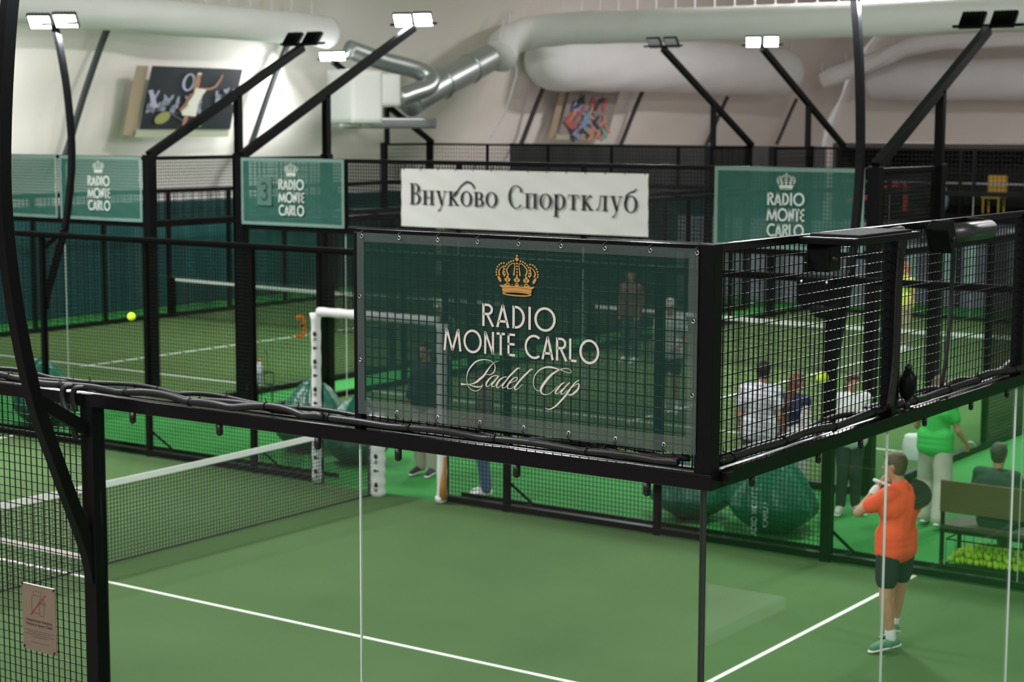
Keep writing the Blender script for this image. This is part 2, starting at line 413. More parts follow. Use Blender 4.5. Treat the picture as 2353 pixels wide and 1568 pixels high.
far_wall('court_fence', 'side fence of the far left court along the teal curtain', (x0, y0), (x0, y1), None, step=.1)
far_wall('court_fence', 'far end wall of the far left court, mesh against the cream membrane', (x0, y1), (x1, y1), None, end=True, step=.1)
x0, y0, x1, y1 = C2
far_wall('court_fence', 'near end wall of the middle far court, carrying the white banner', (x0, y0), (x1, y0), None, end=True)
far_wall('court_fence', 'right side fence of the middle far court', (x1, y0), (x1, y1), None)
far_wall('court_fence', 'left side fence of the middle far court', (x0, y0), (x0, y1), None, step=.1)
far_wall('court_fence', 'far end wall of the middle far court in front of the dark partition', (x0, y1), (x1, y1), None, end=True, step=.1)
# more distant enclosure whose top rail crosses behind the right part of the picture
def net(label, a, b, h=.9, group=None):
    t = thing('padel_net', label, 'net', ((a[0] + b[0]) / 2, (a[1] + b[1]) / 2, 0))
    lx, ly = t.location.x, t.location.y
    A = Vector((a[0] - lx, a[1] - ly)); B = Vector((b[0] - lx, b[1] - ly)); n = 24; d = B - A
    top = lambda s_: h - .05 * math.sin(math.pi * s_)
    mb = MB(); N = int(d.length / .045)
    for i in range(N + 1):
        p = A + d * i / N; mb.box((p.x, p.y, top(i / N) / 2), (.0065, .0065, top(i / N) - .02))
    for j in range(1, 20):
        for i in range(n):
            p = A + d * i / n; q = A + d * (i + 1) / n
            mb.bar((p.x, p.y, .02 + (top(i / n) - .03) * j / 20), (q.x, q.y, .02 + (top((i + 1) / n) - .03) * j / 20), .0065)
    mb.build('net_mesh', CORD, t)
    MB().path([(A.x + d.x * i / n, A.y + d.y * i / n, top(i / n)) for i in range(n + 1)], .014, .065).build('top_band', NETWH, t)
    MB().tube([(A.x + d.x * i / n, A.y + d.y * i / n, .02) for i in range(n + 1)], .012, 6).build('bottom_cord', CORD, t)
    for q in (A, B): MB().box((q.x, q.y, (h + .03) / 2), (.08, .08, h + .03)).build('net_post', BLACK, t)
    return t
net('black padel net with white top band on the near court', (-10, .08), (-10, 9.85))
net('net with white top band across the far left court', (C3[0] + .1, 22.79), (C3[2] - .1, 22.79))
net('net with white top band across the middle far court', (C2[0] + .1, 23.4), (C2[2] - .1, 23.4))

# near court, wall along the camera side (y = 0)
nw = thing('court_fence', 'near side wall of the closest court, glass under a black rail, mesh at left', 'court fence')
MB().bar((-14, 0, 2.965), (.05, 0, 2.965), .10, .075).build('rail', RAILM, nw, .006)
MB().bar((-14, .05, 2.985), (.1, .05, 2.985), .05, .045).build('rail', RAILM, nw, .004)
MB().bar((-2.02, 0, 4.0), (0, 0, 4.0), .03, .03).build('top_rail', RAILM, nw)
post(nw, 0, 0, 3.0, 4.02, .085); post(nw, -2.0, 0, 3.0, 4.0, .045)
post(nw, -4.0, 0, 0, 3.0, .095)
wires((-1.98, .01), (-.03, .01), 3.01, 3.98, .05, .0024).build('mesh_panel', WIRE, nw)
for a in (-6, -8, -10): wires((a + .02, 0), (a + 1.95, 0), .06, 2.92, .05, .0026).build('mesh_panel', WIRE, nw)
for a in (-6, -8, -10): post(nw, a, 0, 0, 2.95, .08)
glass_panel(nw, (-2.0, 0), (-.02, 0), 0, 2.93, dark=True); glass_panel(nw, (-3.95, 0), (-2.0, 0), 0, 2.93)
MB().box((-.004, -.004, 1.46), (.014, .014, 2.92)).build('corner_seal', GDARK, nw)
MB().bar((-14, 0, .04), (-4, 0, .04), .08, .08).build('base_rail', BLACK, nw)
MB().bar((-9.5, .03, 2.012), (-4.04, .03, 2.012), .006, .03).build('tape_band', WLINE, nw)
# small lugs under the rail
for x in (-3.62, -2.95, -2.25, -1.72, -1.0, -.28):
    l = MB(); l.tube([(x, -.045, 2.93), (x, -.045, 2.885)], .018, 10); l.sphere((x, -.045, 2.885), .019, 10, 6)
    l.build('lug', RUBBER, nw)
# back wall (x = 0)
bw = thing('court_fence', 'back wall of the closest court running right from the corner, glass below wire mesh', 'court fence')
MB().bar((0, .05, 2.965), (0, 10, 2.965), .10, .075).build('rail', RAILM, bw, .006)
MB().bar((-.05, .05, 2.985), (-.05, 10, 2.985), .05, .045).build('rail', RAILM, bw, .004)
MB().bar((0, .03, 4.0), (0, 10, 4.0), .035, .035).build('top_rail', RAILM, bw)
for y in (2, 4, 6, 8): post(bw, 0, y, 3.0, 4.0, .075)
for i in range(5):
    wires((0, 2 * i + .03), (0, 2 * i + 1.97), 3.01, 3.98, .05, .0024).build('mesh_panel', WIRE, bw)
    glass_panel(bw, (0, 2 * i + .01), (0, 2 * i + 2), 0, 2.93)
for y in (.35, 1.05, 1.55, 2.4, 3.1, 3.7, 4.6):
    l = MB(); l.tube([(.045, y, 2.93), (.045, y, 2.90)], .014, 10); l.sphere((.045, y, 2.90), .015, 10, 6); l.build('lug', RUBBER, bw)
# far side wall (y = 10)
fwl = thing('court_fence', 'far side fence of the closest court with an open doorway', 'court fence')
MB().bar((-20, 10, 2.965), (0, 10, 2.965), .09, .075).build('rail', BLACK, fwl, .004)
MB().bar((-20, 9.93, 2.99), (0, 9.93, 2.99), .04, .04).build('rail', BLACK, fwl)
for a, b in ((-20, -11.05), (-9.06, 0)):
    MB().bar((a, 10, .05), (b, 10, .05), .08, .07).build('base_rail', BLACK, fwl)
    MB().bar((a, 10.33, .04), (b, 10.33, .04), .04, .05).build('base_rail', BLACK, fwl)
PX = [-20, -18.2, -16.25, -14.15, -12.2, -11.05, -9.06, -8.15, -6.1]
for i, x in enumerate(PX): post(fwl, x, 10, 0, 2.95, .075 if i not in (5, 6) else .06)
post(fwl, -4.05, 10, 0, 3.0, .11)
for x in (-14.15, -12.2, -8.15, -4.05): brace(fwl, x + .02, 10, .25 / .35, 1)
for a, b in zip(PX, PX[1:] + [-4.05]):
    if a == -11.05: wires((a, 10), (b, 10), 2.25, 2.93, .05, .003).build('mesh_panel', WIRE, fwl)
    else: wires((a, 10), (b, 10), .1, 2.93, .05, .003).build('mesh_panel', WIRE, fwl)
glass_panel(fwl, (-4, 10), (-2, 10), .08, 2.93); glass_panel(fwl, (-2, 10), (0, 10), .08, 2.93)
wires((-2, 10), (0, 10), 3.02, 3.98, .05, .003).build('mesh_panel', WIRE, fwl); post(fwl, -2, 10, 3, 4, .06)
MB().bar((-11.05, 10, 2.22), (-9.06, 10, 2.22), .06, .06).build('door_lintel', BLACK, fwl)

# white padding on the doorway
def padding(label, a, b, r, marks=True, horizontal=False, flat=False):
    a = Vector(a); b = Vector(b); t = thing('post_padding', label, 'padding', a)
    n = 24; pts = [(b - a) * i / n for i in range(n + 1)]
    MB().tube(pts, [r * (1 + .07 * math.sin(i * 1.9) + (.22 if (i == n and not flat) else 0)) for i in range(n + 1)], 14).build('sleeve', WHITE, t)
    if marks and not horizontal:
        mk = MB(); k = 0; z = .15; L = (b - a).length
        while z < L - .12:
            if k % 2 == 0: mk.sphere((.42 * r, -.90 * r, z), (.032, .012, .035), 10, 6); mk.box((.42 * r, -.93 * r, z - .055), (.05, .01, .012)); mk.box((.42 * r, -.93 * r, z - .078), (.045, .01, .01))
            else: mk.sphere((.30 * r, -.95 * r, z), (.02, .012, .022), 8, 5); mk.box((.62 * r, -.83 * r, z), (.035, .012, .02))
            z += .175; k += 1
        mk.build('printed_mark', INK, t)
    return t
padding('left upright white padding of the doorway with small black marks', (-11.05, 9.93, .02), (-11.05, 9.93, 2.18), .062)
p = padding('right upright white padding of the doorway, orange at its foot', (-9.06, 9.93, .02), (-9.06, 9.93, 2.18), .062, False)
MB().tube([(.035, -.03, .03), (.035, -.03, .2), (.05, -.015, .55)], [.05, .042, .02], 10).build('orange_patch', mat('orange_tan', (.45, .2, .03), .6), p)
MB().tube([(0, -.02, 0), (0, -.03, .07)], .066, 12).build('sleeve_end', WHITE, p)
padding('white padding across the top of the doorway', (-11.0, 9.93, 2.2), (-9.1, 9.93, 2.2), .058, False, True, True)
p = padding('short thick white padding standing on the net post', (-9.97, 9.82, .0), (-9.97, 9.82, 1.02), .095, True, False, True)
MB().box((-.10, 0, .5), (.03, .12, 1.0)).build('dark_strip', mat('dark_grey_foam', (.06, .065, .075), .7), p)

# ------------------------------------------------------------------ light masts
def floodhead(par, c, aim, lit, w=.34):
    """one floodlight: flat housing with a lens on its lower face, looking along aim"""
    z = -Vector(aim).normalized(); x = Vector((0, 0, 1)).cross(z).normalized(); y = z.cross(x)
    M = Matrix((x, y, z)).transposed(); c = Vector(c)
    h = MB().box(c, (w, w * .8, .05), M)
    for k in range(-3, 4): h.box(c + M @ Vector((k * w / 8, 0, .04)), (.008, w * .7, .04), M)
    ho = h.build('floodlight', BLACK, par)
    MB().box(c - z * .03, (w * .86, w * .68, .012), M).build('lens', LENS if lit else DLENS, ho)
    return ho
def add_lamp(par, loc, aim, power, size=.5):
    l = bpy.data.lights.new('floodlight_beam', 'AREA'); l.energy = power; l.size = size; l.shape = 'SQUARE'; l.color = (.95, .98, 1.0); l.spread = R_(170)
    o = bpy.data.objects.new('floodlight_beam', l); COL.objects.link(o); o.location = loc; o.parent = par
    o.rotation_euler = Vector(aim).to_track_quat('-Z', 'Y').to_euler()
    return o
def arm_mast(label, x, y, s, lit, aimx=0, power=LAMP_W, L=3.6):
    """slanting arm rising from the corner post over the court, carried by the next post"""
    t = thing('light_mast', label, 'light mast', (x, y, 4.0), group='light masts of the far courts')
    h_ = 1.84 * L / 3.6
    MB().bar((0, 0, .04), (0, L * s, h_), .11, .13).build('arm', BLACK, t, .004)
    MB().bar((0, 2 * s, .02), (0, 2 * s, 1.0), .11, .11).build('support_post', BLACK, t, .004)
    MB().bar((-.5, L * s, h_ + .06), (.5, L * s, h_ + .06), .04).build('crossbar', BLACK, t)
    aim = Vector((aimx, .75 * s if not lit else -.75 * abs(s), -.62))
    for dx in (-.22, .22): floodhead(t, (dx, L * s, h_ + .14), aim, lit)
    add_lamp(t, (0, (L + .45) * s, h_ - .05), Vector((0, .6 * s, -1)), power)
    return t
arm_mast('slanting arm mast over the far left court, twin dark floodlight heads seen from behind', C3[2], C3[1], 1, False)
arm_mast('slanting arm mast beside the number 3 banner with two glaring floodlights at its tip', C2[0], C2[1], 1, True, .3, L=4.3)
arm_mast('slanting arm mast with dark heads in the top right corner of the view', C2[2], C2[1], 1, False)
arm_mast('arm mast with lit floodlights before the rounded end of the big white duct', C2[0] + .9, C2[3], -1, True, .4, L=4.4)
arm_mast('arm mast with dark heads left of the lit one, before the big white duct', C3[2] + .1, C3[3], -1, False, L=4.4)
arm_mast('distant arm mast with glaring floodlights just left of the metal duct', C3[0] + .1, C3[3], -1, True, .4, L=4.2)
arm_mast('arm mast at the far left court corner hidden behind the curved near post', C3[0], C3[1], 1, False)
arm_mast('arm mast beyond the right edge over the middle far court', C2[2], C2[3], -1, True)

def fill_light(x, y, z, power):  # added fill lamp, out of view under the roof, lighting hall and membrane
    t = thing('added_fill_lamp', 'long unseen lamp added under the roof to fill the hall with light', 'lamp', (x, y, z), group='added fill lamps above the picture')
    MB().box((0, 0, 0), (.5, 3.0, .12)).build('housing', BLACK, t); MB().box((0, 0, -.07), (.44, 2.9, .02)).build('lens', mat('fill_lens', (.9, .9, .9), .4, emit=(1, 1, 1), estr=3), t)
    l = bpy.data.lights.new('fill_light', 'AREA'); l.shape = 'RECTANGLE'; l.size = 1.2; l.size_y = 3.0; l.energy = power; l.spread = math.pi; l.color = (1, .95, .96)
    o = bpy.data.objects.new('fill_light', l); COL.objects.link(o); o.parent = t; o.location = (0, 0, -.12)
for x, y in ((-16, 6), (-16, 22), (-16, 40), (-3, -8), (-3, 22), (-3, 42), (10, -14), (12, 4)): fill_light(x, y, 10.6, FILL_W)
def bow_mast(label, x, y, s, lit, head=True, r=.05):
    """bowed tube that leans out of the court and curves back in; s=-1 leans to -y"""
    t = thing('light_mast', label, 'light mast', (x, y, 0), group='bowed light masts of the closest court')
    prof = [(.02, 1.9), (.07, 2.12), (.26, 2.6), (.43, 3.06), (.55, 3.67), (.59, 4.26), (.53, 5.0), (.43, 5.55), (.33, 5.93)]
    P = crom([(0, s * a, z) for a, z in prof], 5)
    MB().path(P, r * 1.7, r * 1.5, (1, 0, 0)).build('pole', BLACK, t, .003)
    MB().bar((0, s * .42, 3.02), (0, s * .02, 2.78), .045, .07).build('strut', BLACK, t)
    tip = P[-1]
    MB().bar((-.45, tip[1], tip[2]), (.45, tip[1], tip[2]), .04).build('crossbar', BLACK, t)
    for dx in (-.27, .27): floodhead(t, (dx, tip[1] - s * .02, tip[2] + .05), (0.35, -.5 * s, -.75), lit)
    add_lamp(t, (0, tip[1], tip[2] - .12), (0, -.35 * s, -1), LAMP_W)
    return t
bow_mast('bowed black light mast closest to the camera at the left edge', -4.0, 0, -1, True, r=.044)
bow_mast('bowed light mast with two glaring floodlights in the top left corner', -16.25, 10, 1, True)
bow_mast('bowed light mast crossing the green banner at right, running out of the top', -4.05, 10, 1, True)
bow_mast('bowed light mast of the near side beyond the left edge', -16.0, 0, -1, True)

# ------------------------------------------------------------------ banners
def grommet_set(par, pts, y):
    for x, z, dn in pts:
        g = MB(); g.tube([(x + .008 * math.cos(t), y - .003, z + .008 * math.sin(t)) for t in [i * math.pi / 5 for i in range(11)]], .003, 6, False)
        go = g.build('grommet', STEEL, par)
        MB().tube([(x, y - .004, z), (x - .004, y - .014, z + dn * .5), (x + .002, y + .01, z + dn)], .0028, 5).build('cable_tie', RUBBER, go)
def cloth(x0, x1, z0, z1, y, amp=.004, nx=24, nz=12, seed=0, sc=7):
    vs = [(x0 + (x1 - x0) * i / nx, y + amp * math.sin(i * sc / nx * 2 + j * .8 + seed) * math.sin(j * 1.1 + i * .35), z0 + (z1 - z0) * j / nz) for j in range(nz + 1) for i in range(nx + 1)]
    return MB().add(vs, [(j * (nx + 1) + i, j * (nx + 1) + i + 1, (j + 1) * (nx + 1) + i + 1, (j + 1) * (nx + 1) + i) for j in range(nz) for i in range(nx)], True)
bn = thing('banner', 'large dark green translucent banner with gold crown tied to the near mesh corner panel', 'banner', (0, 0, 0))
X0, X1, Z0, Z1, YB = -1.975, -.03, 3.085, 4.0, -.05
cloth(X0 + .045, X1 - .05, Z0 + .075, Z1 - .045, YB, .003).build('cloth', BANNER, bn)
cloth(X0, X1, Z1 - .045, Z1, YB, .002, 24, 1).build('hem', HEM, bn); cloth(X0, X1, Z0, Z0 + .075, YB, .002, 24, 1).build('hem', HEM, bn)
cloth(X0, X0 + .045, Z0 + .075, Z1 - .045, YB, .001, 1, 12).build('hem', HEM, bn); cloth(X1 - .05, X1, Z0 + .075, Z1 - .045, YB, .001, 1, 12).build('hem', HEM, bn)
fr = plane_x(YB, .006)
k = MB(); sans_text(k, fr, 'RADIO', -1.195, -.775, 3.583, .108, .105, .16); sans_text(k, fr, 'MONTE CARLO', -1.425, -.535, 3.45, .108, .105, .13)
k.build('lettering', LETTER, bn)
SCR = [[(-1103, 3420, 1.9), (-1123, 3412, 1.9), (-1142, 3397, 4.5), (-1165, 3370, 8.3), (-1185, 3344, 10.2), (-1208, 3326, 10.8), (-1227, 3311, 9.6), (-1247, 3301, 5.1), (-1267, 3296, 3.2), (-1284, 3294, 3.8), (-1300, 3292, 5.7), (-1314, 3292, 8.9), (-1322, 3292, 8.3)], [(-1275, 3294, 2.6), (-1251, 3288, 4.5), (-1224, 3286, 6.4), (-1208, 3289, 4.5), (-1197, 3294, 3.8), (-1190, 3303, 2.6)], [(-1190, 3303, 1.9), (-1199, 3286, 2.6), (-1217, 3271, 2.9), (-1237, 3265, 2.9), (-1257, 3269, 2.9), (-1275, 3282, 2.9), (-1285, 3303, 3.2), (-1286, 3330, 3.8), (-1277, 3360, 6.4), (-1257, 3386, 7.7), (-1231, 3408, 7.0), (-1201, 3419, 5.1), (-1172, 3422, 3.8), (-1149, 3419, 3.2), (-1129, 3410, 2.9), (-1120, 3397, 3.8), (-1119, 3384, 5.1), (-1126, 3367, 5.7), (-1142, 3354, 3.8), (-1159, 3351, 2.6), (-1173, 3352, 1.9)], [(-1097, 3350, 2.6), (-1119, 3350, 3.8), (-1139, 3342, 5.1), (-1158, 3325, 8.3), (-1170, 3308, 9.6), (-1170, 3295, 5.1), (-1158, 3296, 2.6), (-1139, 3313, 2.6), (-1119, 3333, 2.6), (-1106, 3346, 2.6)], [(-1098, 3350, 7.0), (-1119, 3328, 8.9), (-1136, 3308, 8.9), (-1137, 3296, 4.5), (-1126, 3297, 2.6), (-1113, 3307, 1.9)], [(-1051, 3350, 3.2), (-1071, 3345, 4.5), (-1093, 3330, 8.3), (-1108, 3310, 9.6), (-1108, 3294, 5.1), (-1095, 3297, 2.6), (-1071, 3319, 2.6), (-1048, 3345, 2.6)], [(-975, 3398, 2.6), (-988, 3395, 6.4), (-1003, 3383, 8.3), (-1035, 3354, 8.3), (-1061, 3325, 8.9), (-1076, 3305, 8.3), (-1074, 3295, 4.5), (-1061, 3298, 2.6), (-1045, 3312, 1.9)], [(-1045, 3313, 1.9), (-1019, 3327, 2.6), (-1000, 3335, 3.2), (-989, 3348, 4.5), (-997, 3352, 3.2), (-1013, 3345, 5.1), (-1032, 3327, 8.3), (-1046, 3308, 9.6), (-1045, 3296, 6.4), (-1032, 3294, 3.2), (-1016, 3302, 2.2), (-1003, 3311, 1.9)], [(-901, 3399, 2.6), (-915, 3394, 7.0), (-937, 3375, 8.9), (-968, 3346, 8.9), (-994, 3317, 8.9), (-1006, 3300, 7.7), (-998, 3293, 4.5), (-981, 3303, 2.6), (-960, 3322, 1.9)], [(-859, 3299, 2.9), (-879, 3301, 2.9), (-895, 3318, 3.2), (-898, 3342, 3.8), (-889, 3371, 4.5), (-864, 3397, 5.7), (-833, 3412, 7.0), (-802, 3416, 8.3), (-774, 3413, 7.0), (-746, 3408, 3.8), (-724, 3402, 2.9), (-700, 3398, 2.6), (-687, 3401, 2.6), (-688, 3409, 2.6), (-700, 3416, 2.6), (-721, 3417, 3.2), (-746, 3410, 4.5), (-774, 3396, 7.7), (-802, 3376, 10.8), (-829, 3347, 12.8), (-848, 3322, 12.8), (-856, 3303, 10.8), (-848, 3288, 6.4), (-829, 3284, 3.8), (-807, 3291, 2.9), (-782, 3310, 2.6), (-761, 3332, 2.2)], [(-722, 3351, 2.6), (-739, 3342, 7.0), (-758, 3322, 8.3), (-773, 3303, 8.3), (-770, 3295, 4.5), (-757, 3298, 2.6), (-733, 3322, 2.6), (-708, 3345, 2.6)], [(-693, 3353, 3.2), (-708, 3342, 7.7), (-730, 3320, 8.9), (-742, 3303, 8.3), (-739, 3295, 4.5), (-727, 3299, 2.6), (-708, 3316, 2.2)], [(-640, 3368, 2.6), (-657, 3361, 4.5), (-675, 3343, 7.0), (-699, 3314, 8.9), (-720, 3287, 9.6), (-745, 3261, 8.9), (-769, 3238, 7.7), (-794, 3222, 5.7), (-813, 3217, 3.8), (-830, 3222, 2.2)], [(-690, 3323, 2.2), (-672, 3338, 2.6), (-650, 3351, 3.8), (-643, 3347, 6.4), (-647, 3329, 8.9), (-665, 3310, 9.6), (-687, 3296, 7.0), (-705, 3297, 2.9)]]
k = MB()
for st in SCR: ribbon(k, plane_x(YB, .0065), [(a / 1000, b / 1000, w / 1000) for a, b, w in crom(st, 6)])
k.build('script_lettering', LETTER, bn)
k = MB(); crown(k, fr, -.995, 3.735, .25, .195); k.build('crown_emblem', GOLD, bn)
gp = [(-1.94 + i * .238, Z1 - .018, .03) for i in range(9)] + [(-1.72 + i * .255, Z0 + .03, -.035) for i in range(7)] + [(-1.955, z, .0) for z in (3.36, 3.68)] + [(-.05, z, .0) for z in (3.35, 3.68)]
grommet_set(bn, [(x, z, d if d else .012) for x, z, d in gp], YB)

def far_banner(label, x0, x1, y, logo=True, lx=None):
    t = thing('banner', label, 'banner', (0, 0, 0), group='green banners on the far end walls')
    y_ = y - .09; z0, z1 = 3.0, 4.02
    cloth(x0 + .05, x1 - .05, z0 + .05, z1 - .05, y_, .012, seed=x0).build('cloth', BANNER2, t)
    for a in ((x0, x1, z1 - .05, z1), (x0, x1, z0, z0 + .05), (x0, x0 + .05, z0 + .05, z1 - .05), (x1 - .05, x1, z0 + .05, z1 - .05)): cloth(*a, y_, .004, 8, 2).build('hem', mat('pale_hem', (.2, .32, .28), .6, alpha=.8), t)
    if logo:
        f = plane_x(y_, .02); k = MB(); w = .51
        a, b = lx - w / 2, lx + w / 2
        sans_text(k, f, 'RADIO', a, b, 3.55, .155, .15, .10); sans_text(k, f, 'MONTE', a, b, 3.355, .155, .15, .07); sans_text(k, f, 'CARLO', a, b, 3.16, .155, .15, .09)
        k.build('lettering', LETTER2, t)
        k = MB(); crown(k, f, lx, 3.745, .27, .21); k.build('crown_emblem', LETTER2, t)
    return t
far_banner('green banner with pale crown and lettering, left of the tall black corner post', -18.93, -17.03, C3[1], True, -17.99)
far_banner('plain green banner panel left of the lettered one by the bowed mast', -20.9, -19.0, C3[1], False)
nb = far_banner('green banner with a grey number 3 plate showing at its left side', -15.53, -13.45, C2[1], True, -14.48)
far_banner('green banner with crown and lettering at the right end of the middle far court', -7.26, -5.2, C2[1], True, -6.24)
f = plane_x(C2[1] - .115, 0)
pl_ = MB().box((-15.02, C2[1] - .115, 3.52), (.30, .012, .44)).build('number_plate', mat('grey_green_plate', (.07, .15, .12), .6), nb)
k = MB(); ribbon(k, plane_x(C2[1] - .13, 0), [(-15.02 + a, 3.585 + b) for a, b in arc(0, 0, .055, .06, 150, -90, 14)] + [(-15.02 + a, 3.455 + b) for a, b in arc(0, 0, .06, .065, 90, -150, 14)], .026)
k.build('digit', mat('dark_plate_ink', (.02, .05, .045), .6), pl_)

# white club banner: serif lettering drawn stroke by stroke
def serif(ch):
    T, t = .13, .038; s_ = lambda x, y, w=.15: [(x - w, y, t), (x + w, y, t)]
    stem = lambda x, a, b: [(x, a, T), (x, b, T)]
    def bowl(cx, cy, rx, ry, a0, a1, n=24):
        out = []
        for i in range(n + 1):
            A = R_(a0 + (a1 - a0) * i / n); out.append((cx + rx * math.cos(A), cy + ry * math.sin(A), t + (T - t) * abs(math.cos(A)) ** 1.5))
        return out
    G = {
     'В': (.66, [stem(.17, 0, 1), [(.02, 0.02, t), (.35, .02, t)], [(.02, .98, t), (.35, .98, t)], [(.17, .52, t), (.35, .52, t)], bowl(.33, .75, .19, .235, 90, -90), bowl(.34, .27, .23, .25, 90, -90)]),
     'н': (.68, [stem(.15, 0, .68), stem(.53, 0, .68), [(.15, .35, t), (.53, .35, t)], s_(.15, .66), s_(.53, .66), s_(.15, .02), s_(.53, .02)]),
     'у': (.60, [[(.12, .68, T), (.34, .03, T * .9)], [(.52, .68, t), (.30, -.08, t * 1.3), (.22, -.22, t * 1.6), (.12, -.27, .07)], s_(.13, .66, .14), s_(.50, .66, .11)]),
     'к': (.62, [stem(.15, 0, .68), [(.15, .32, t), (.24, .36, t * 1.4), (.40, .62, t * 1.6), (.46, .66, .09), (.52, .60, .1)], [(.24, .38, T * .8), (.50, .03, T * .9)], s_(.15, .66), s_(.15, .02), s_(.52, .02, .12)]),
     'о': (.62, [bowl(.31, .34, .25, .34, 0, 360, 36)]),
     'в': (.58, [stem(.15, 0, .68), [(.02, .66, t), (.3, .66, t)], [(.02, .02, t), (.3, .02, t)], [(.15, .35, t), (.3, .35, t)], bowl(.29, .50, .15, .16, 90, -90), bowl(.30, .185, .19, .165, 90, -90)]),
     'С': (.78, [bowl(.42, .5, .34, .52, 48, 318, 40), [(.63, .92, t), (.67, .78, .11), (.66, .70, .07)]]),
     'п': (.70, [stem(.15, 0, .68), stem(.54, 0, .68), [(.02, .66, t * 1.2), (.68, .66, t * 1.2)], s_(.15, .02), s_(.54, .02)]),
     'р': (.64, [stem(.15, -.33, .66), bowl(.33, .34, .22, .34, 150, -150, 30), s_(.11, .66, .09), s_(.15, -.32)]),
     'т': (.60, [stem(.30, 0, .68), [(.04, .66, t * 1.2), (.56, .66, t * 1.2)], [(.06, .67, t), (.05, .48, t)], [(.55, .67, t), (.56, .48, t)], s_(.30, .02)]),
     'л': (.66, [stem(.50, 0, .68), [(.24, .66, t), (.64, .66, t)], [(.27, .66, t), (.24, .25, t * 1.2), (.16, .06, t * 1.6), (.06, .04, .09)], s_(.50, .02)]),
     'б': (.66, [bowl(.33, .34, .26, .36, 0, 360, 36), [(.09, .42, T * .7), (.12, .72, .08), (.30, .86, .06), (.48, .90, .08), (.60, 1.03, .05)]]),
     ' ': (.42, [])}
    return G[ch]
wb = thing('banner', 'long white banner with black serif Cyrillic lettering on the far court wall', 'banner')
yw = C2[1] - .12
cloth(-12.35, -8.22, 3.08, 3.905, yw, .012, 40, 10, 2, 12).build('cloth', VINYL, wb)
k = MB(); txt = 'Внуково Спортклуб'; tot = sum(serif(c)[0] for c in txt) + .07 * (len(txt) - 1); sx = (8.37 - 12.19) / -tot; x = -12.19; Hh = .30
fb = plane_x(yw, .02)
for c in txt:
    adv, st = serif(c)
    for s_ in st:
        ribbon(k, lambda u, v, x=x: fb(x + u * sx, 3.40 + v * Hh), s_)
    x += (adv + .07) * sx
ribbon(k, fb, crom([(-11.38, 3.53, .02), (-11.28, 3.66, .022), (-11.16, 3.74, .026), (-11.06, 3.70, .03), (-11.03, 3.64, .02)], 6))
k.build('lettering', INK, wb)
for i in range(14):
    MB().tube([(-12.3 + i * .31, yw - .012, 3.89), (-12.3 + i * .31, yw + .05, 3.97)], .006, 5).build('cable_tie', RUBBER, wb)

# orange number on the side fence of the far left court
k = MB(); cx, cz = 16.13, 1.06
f3 = lambda u, v: (C3[2] + .08, cx + u, cz + v)
ribbon(k, f3, arc(0, .085, .10, .085, 150, -90, 14) + arc(0, -.09, .115, .095, 90, -150, 14), .07)
kk = k.build('number_sign', ORANGE); tag(kk, 'orange number 3 fixed to the mesh near the doorway', 'sign')
sm = kk.modifiers.new('thick', 'SOLIDIFY'); sm.thickness = .01

# notice on the near mesh
def text_mesh(body, size, w=None, bold=0):
    c = bpy.data.curves.new('t', 'FONT'); c.body = body; c.size = size; c.align_x = 'CENTER'; c.offset = bold; c.resolution_u = 3
    o = bpy.data.objects.new('t', c); COL.objects.link(o); dg = bpy.context.evaluated_depsgraph_get()
    me = bpy.data.meshes.new_from_object(o.evaluated_get(dg)); bpy.data.objects.remove(o)
    vs = [v.co.copy() for v in me.vertices]; fs = [tuple(p.vertices) for p in me.polygons]
    if w and vs:
        L = max(v.x for v in vs) - min(v.x for v in vs); vs = [Vector((v.x * w / L, v.y, 0)) for v in vs]
    return vs, fs
sg = thing('notice_sign', 'beige drinks-not-allowed notice tied to the wire mesh at lower left', 'sign', (-4.475, -.03, 1.6))
PB = mat('beige_plate', (.17, .125, .092), .55)
MB().box((0, 0, 0), (.295, .006, .405)).build('plate', PB, sg, .001)
MB().box((0, -.001, .2035), (.29, .008, .002)).build('plate_edge', WLINE, sg)
SI = mat('brown_sign_ink', (.05, .035, .03), .6); SR = mat('red_sign_ink', (.22, .02, .015), .6)
fs_ = lambda u, v: (u, -.0045, v)
k = MB()
ribbon(k, fs_, [(-.055, -.005 + .03), (-.062, .03), (-.062, .12), (-.045, .14), (-.045, .165), (.025, .165), (.025, .14)], .0025)
ribbon(k, fs_, [(-.045, .140), (.025, .140)], .0025); ribbon(k, fs_, [(-.062, .032), (.003, .032)], .0025); ribbon(k, fs_, [(.025, .14), (.035, .128)], .0025)
ribbon(k, fs_, [(.010, .020), (.003, .09)], .0025); ribbon(k, fs_, [(.045, .020), (.052, .09)], .0025); ribbon(k, fs_, [(.010, .020), (.045, .020)], .0025)
ribbon(k, fs_, [(-.003, .092), (.058, .092)], .0025); ribbon(k, fs_, [(-.001, .102), (.056, .102)], .0025); ribbon(k, fs_, [(-.003, .092), (-.001, .102)], .0025); ribbon(k, fs_, [(.058, .092), (.056, .102)], .0025)
ribbon(k, fs_, arc(.028, .102, .024, .026, 0, 180, 12), .0025)
k.build('pictogram', SI, sg)
k = MB(); ribbon(k, lambda u, v: (u, -.0055, v), [(-.075, .015), (.065, .155)], .006); k.build('red_bar', SR, sg)
k = MB()
for body, zz, size, ww, bold in (('Уважаемые клиенты', -.022, .02, .235, .0006), ('Vnukovo Sport Club!', -.048, .025, .235, .0006)):
    vs, fs = text_mesh(body, size, ww, bold); k.add([fs_(v.x, v.y + zz) for v in vs], fs)
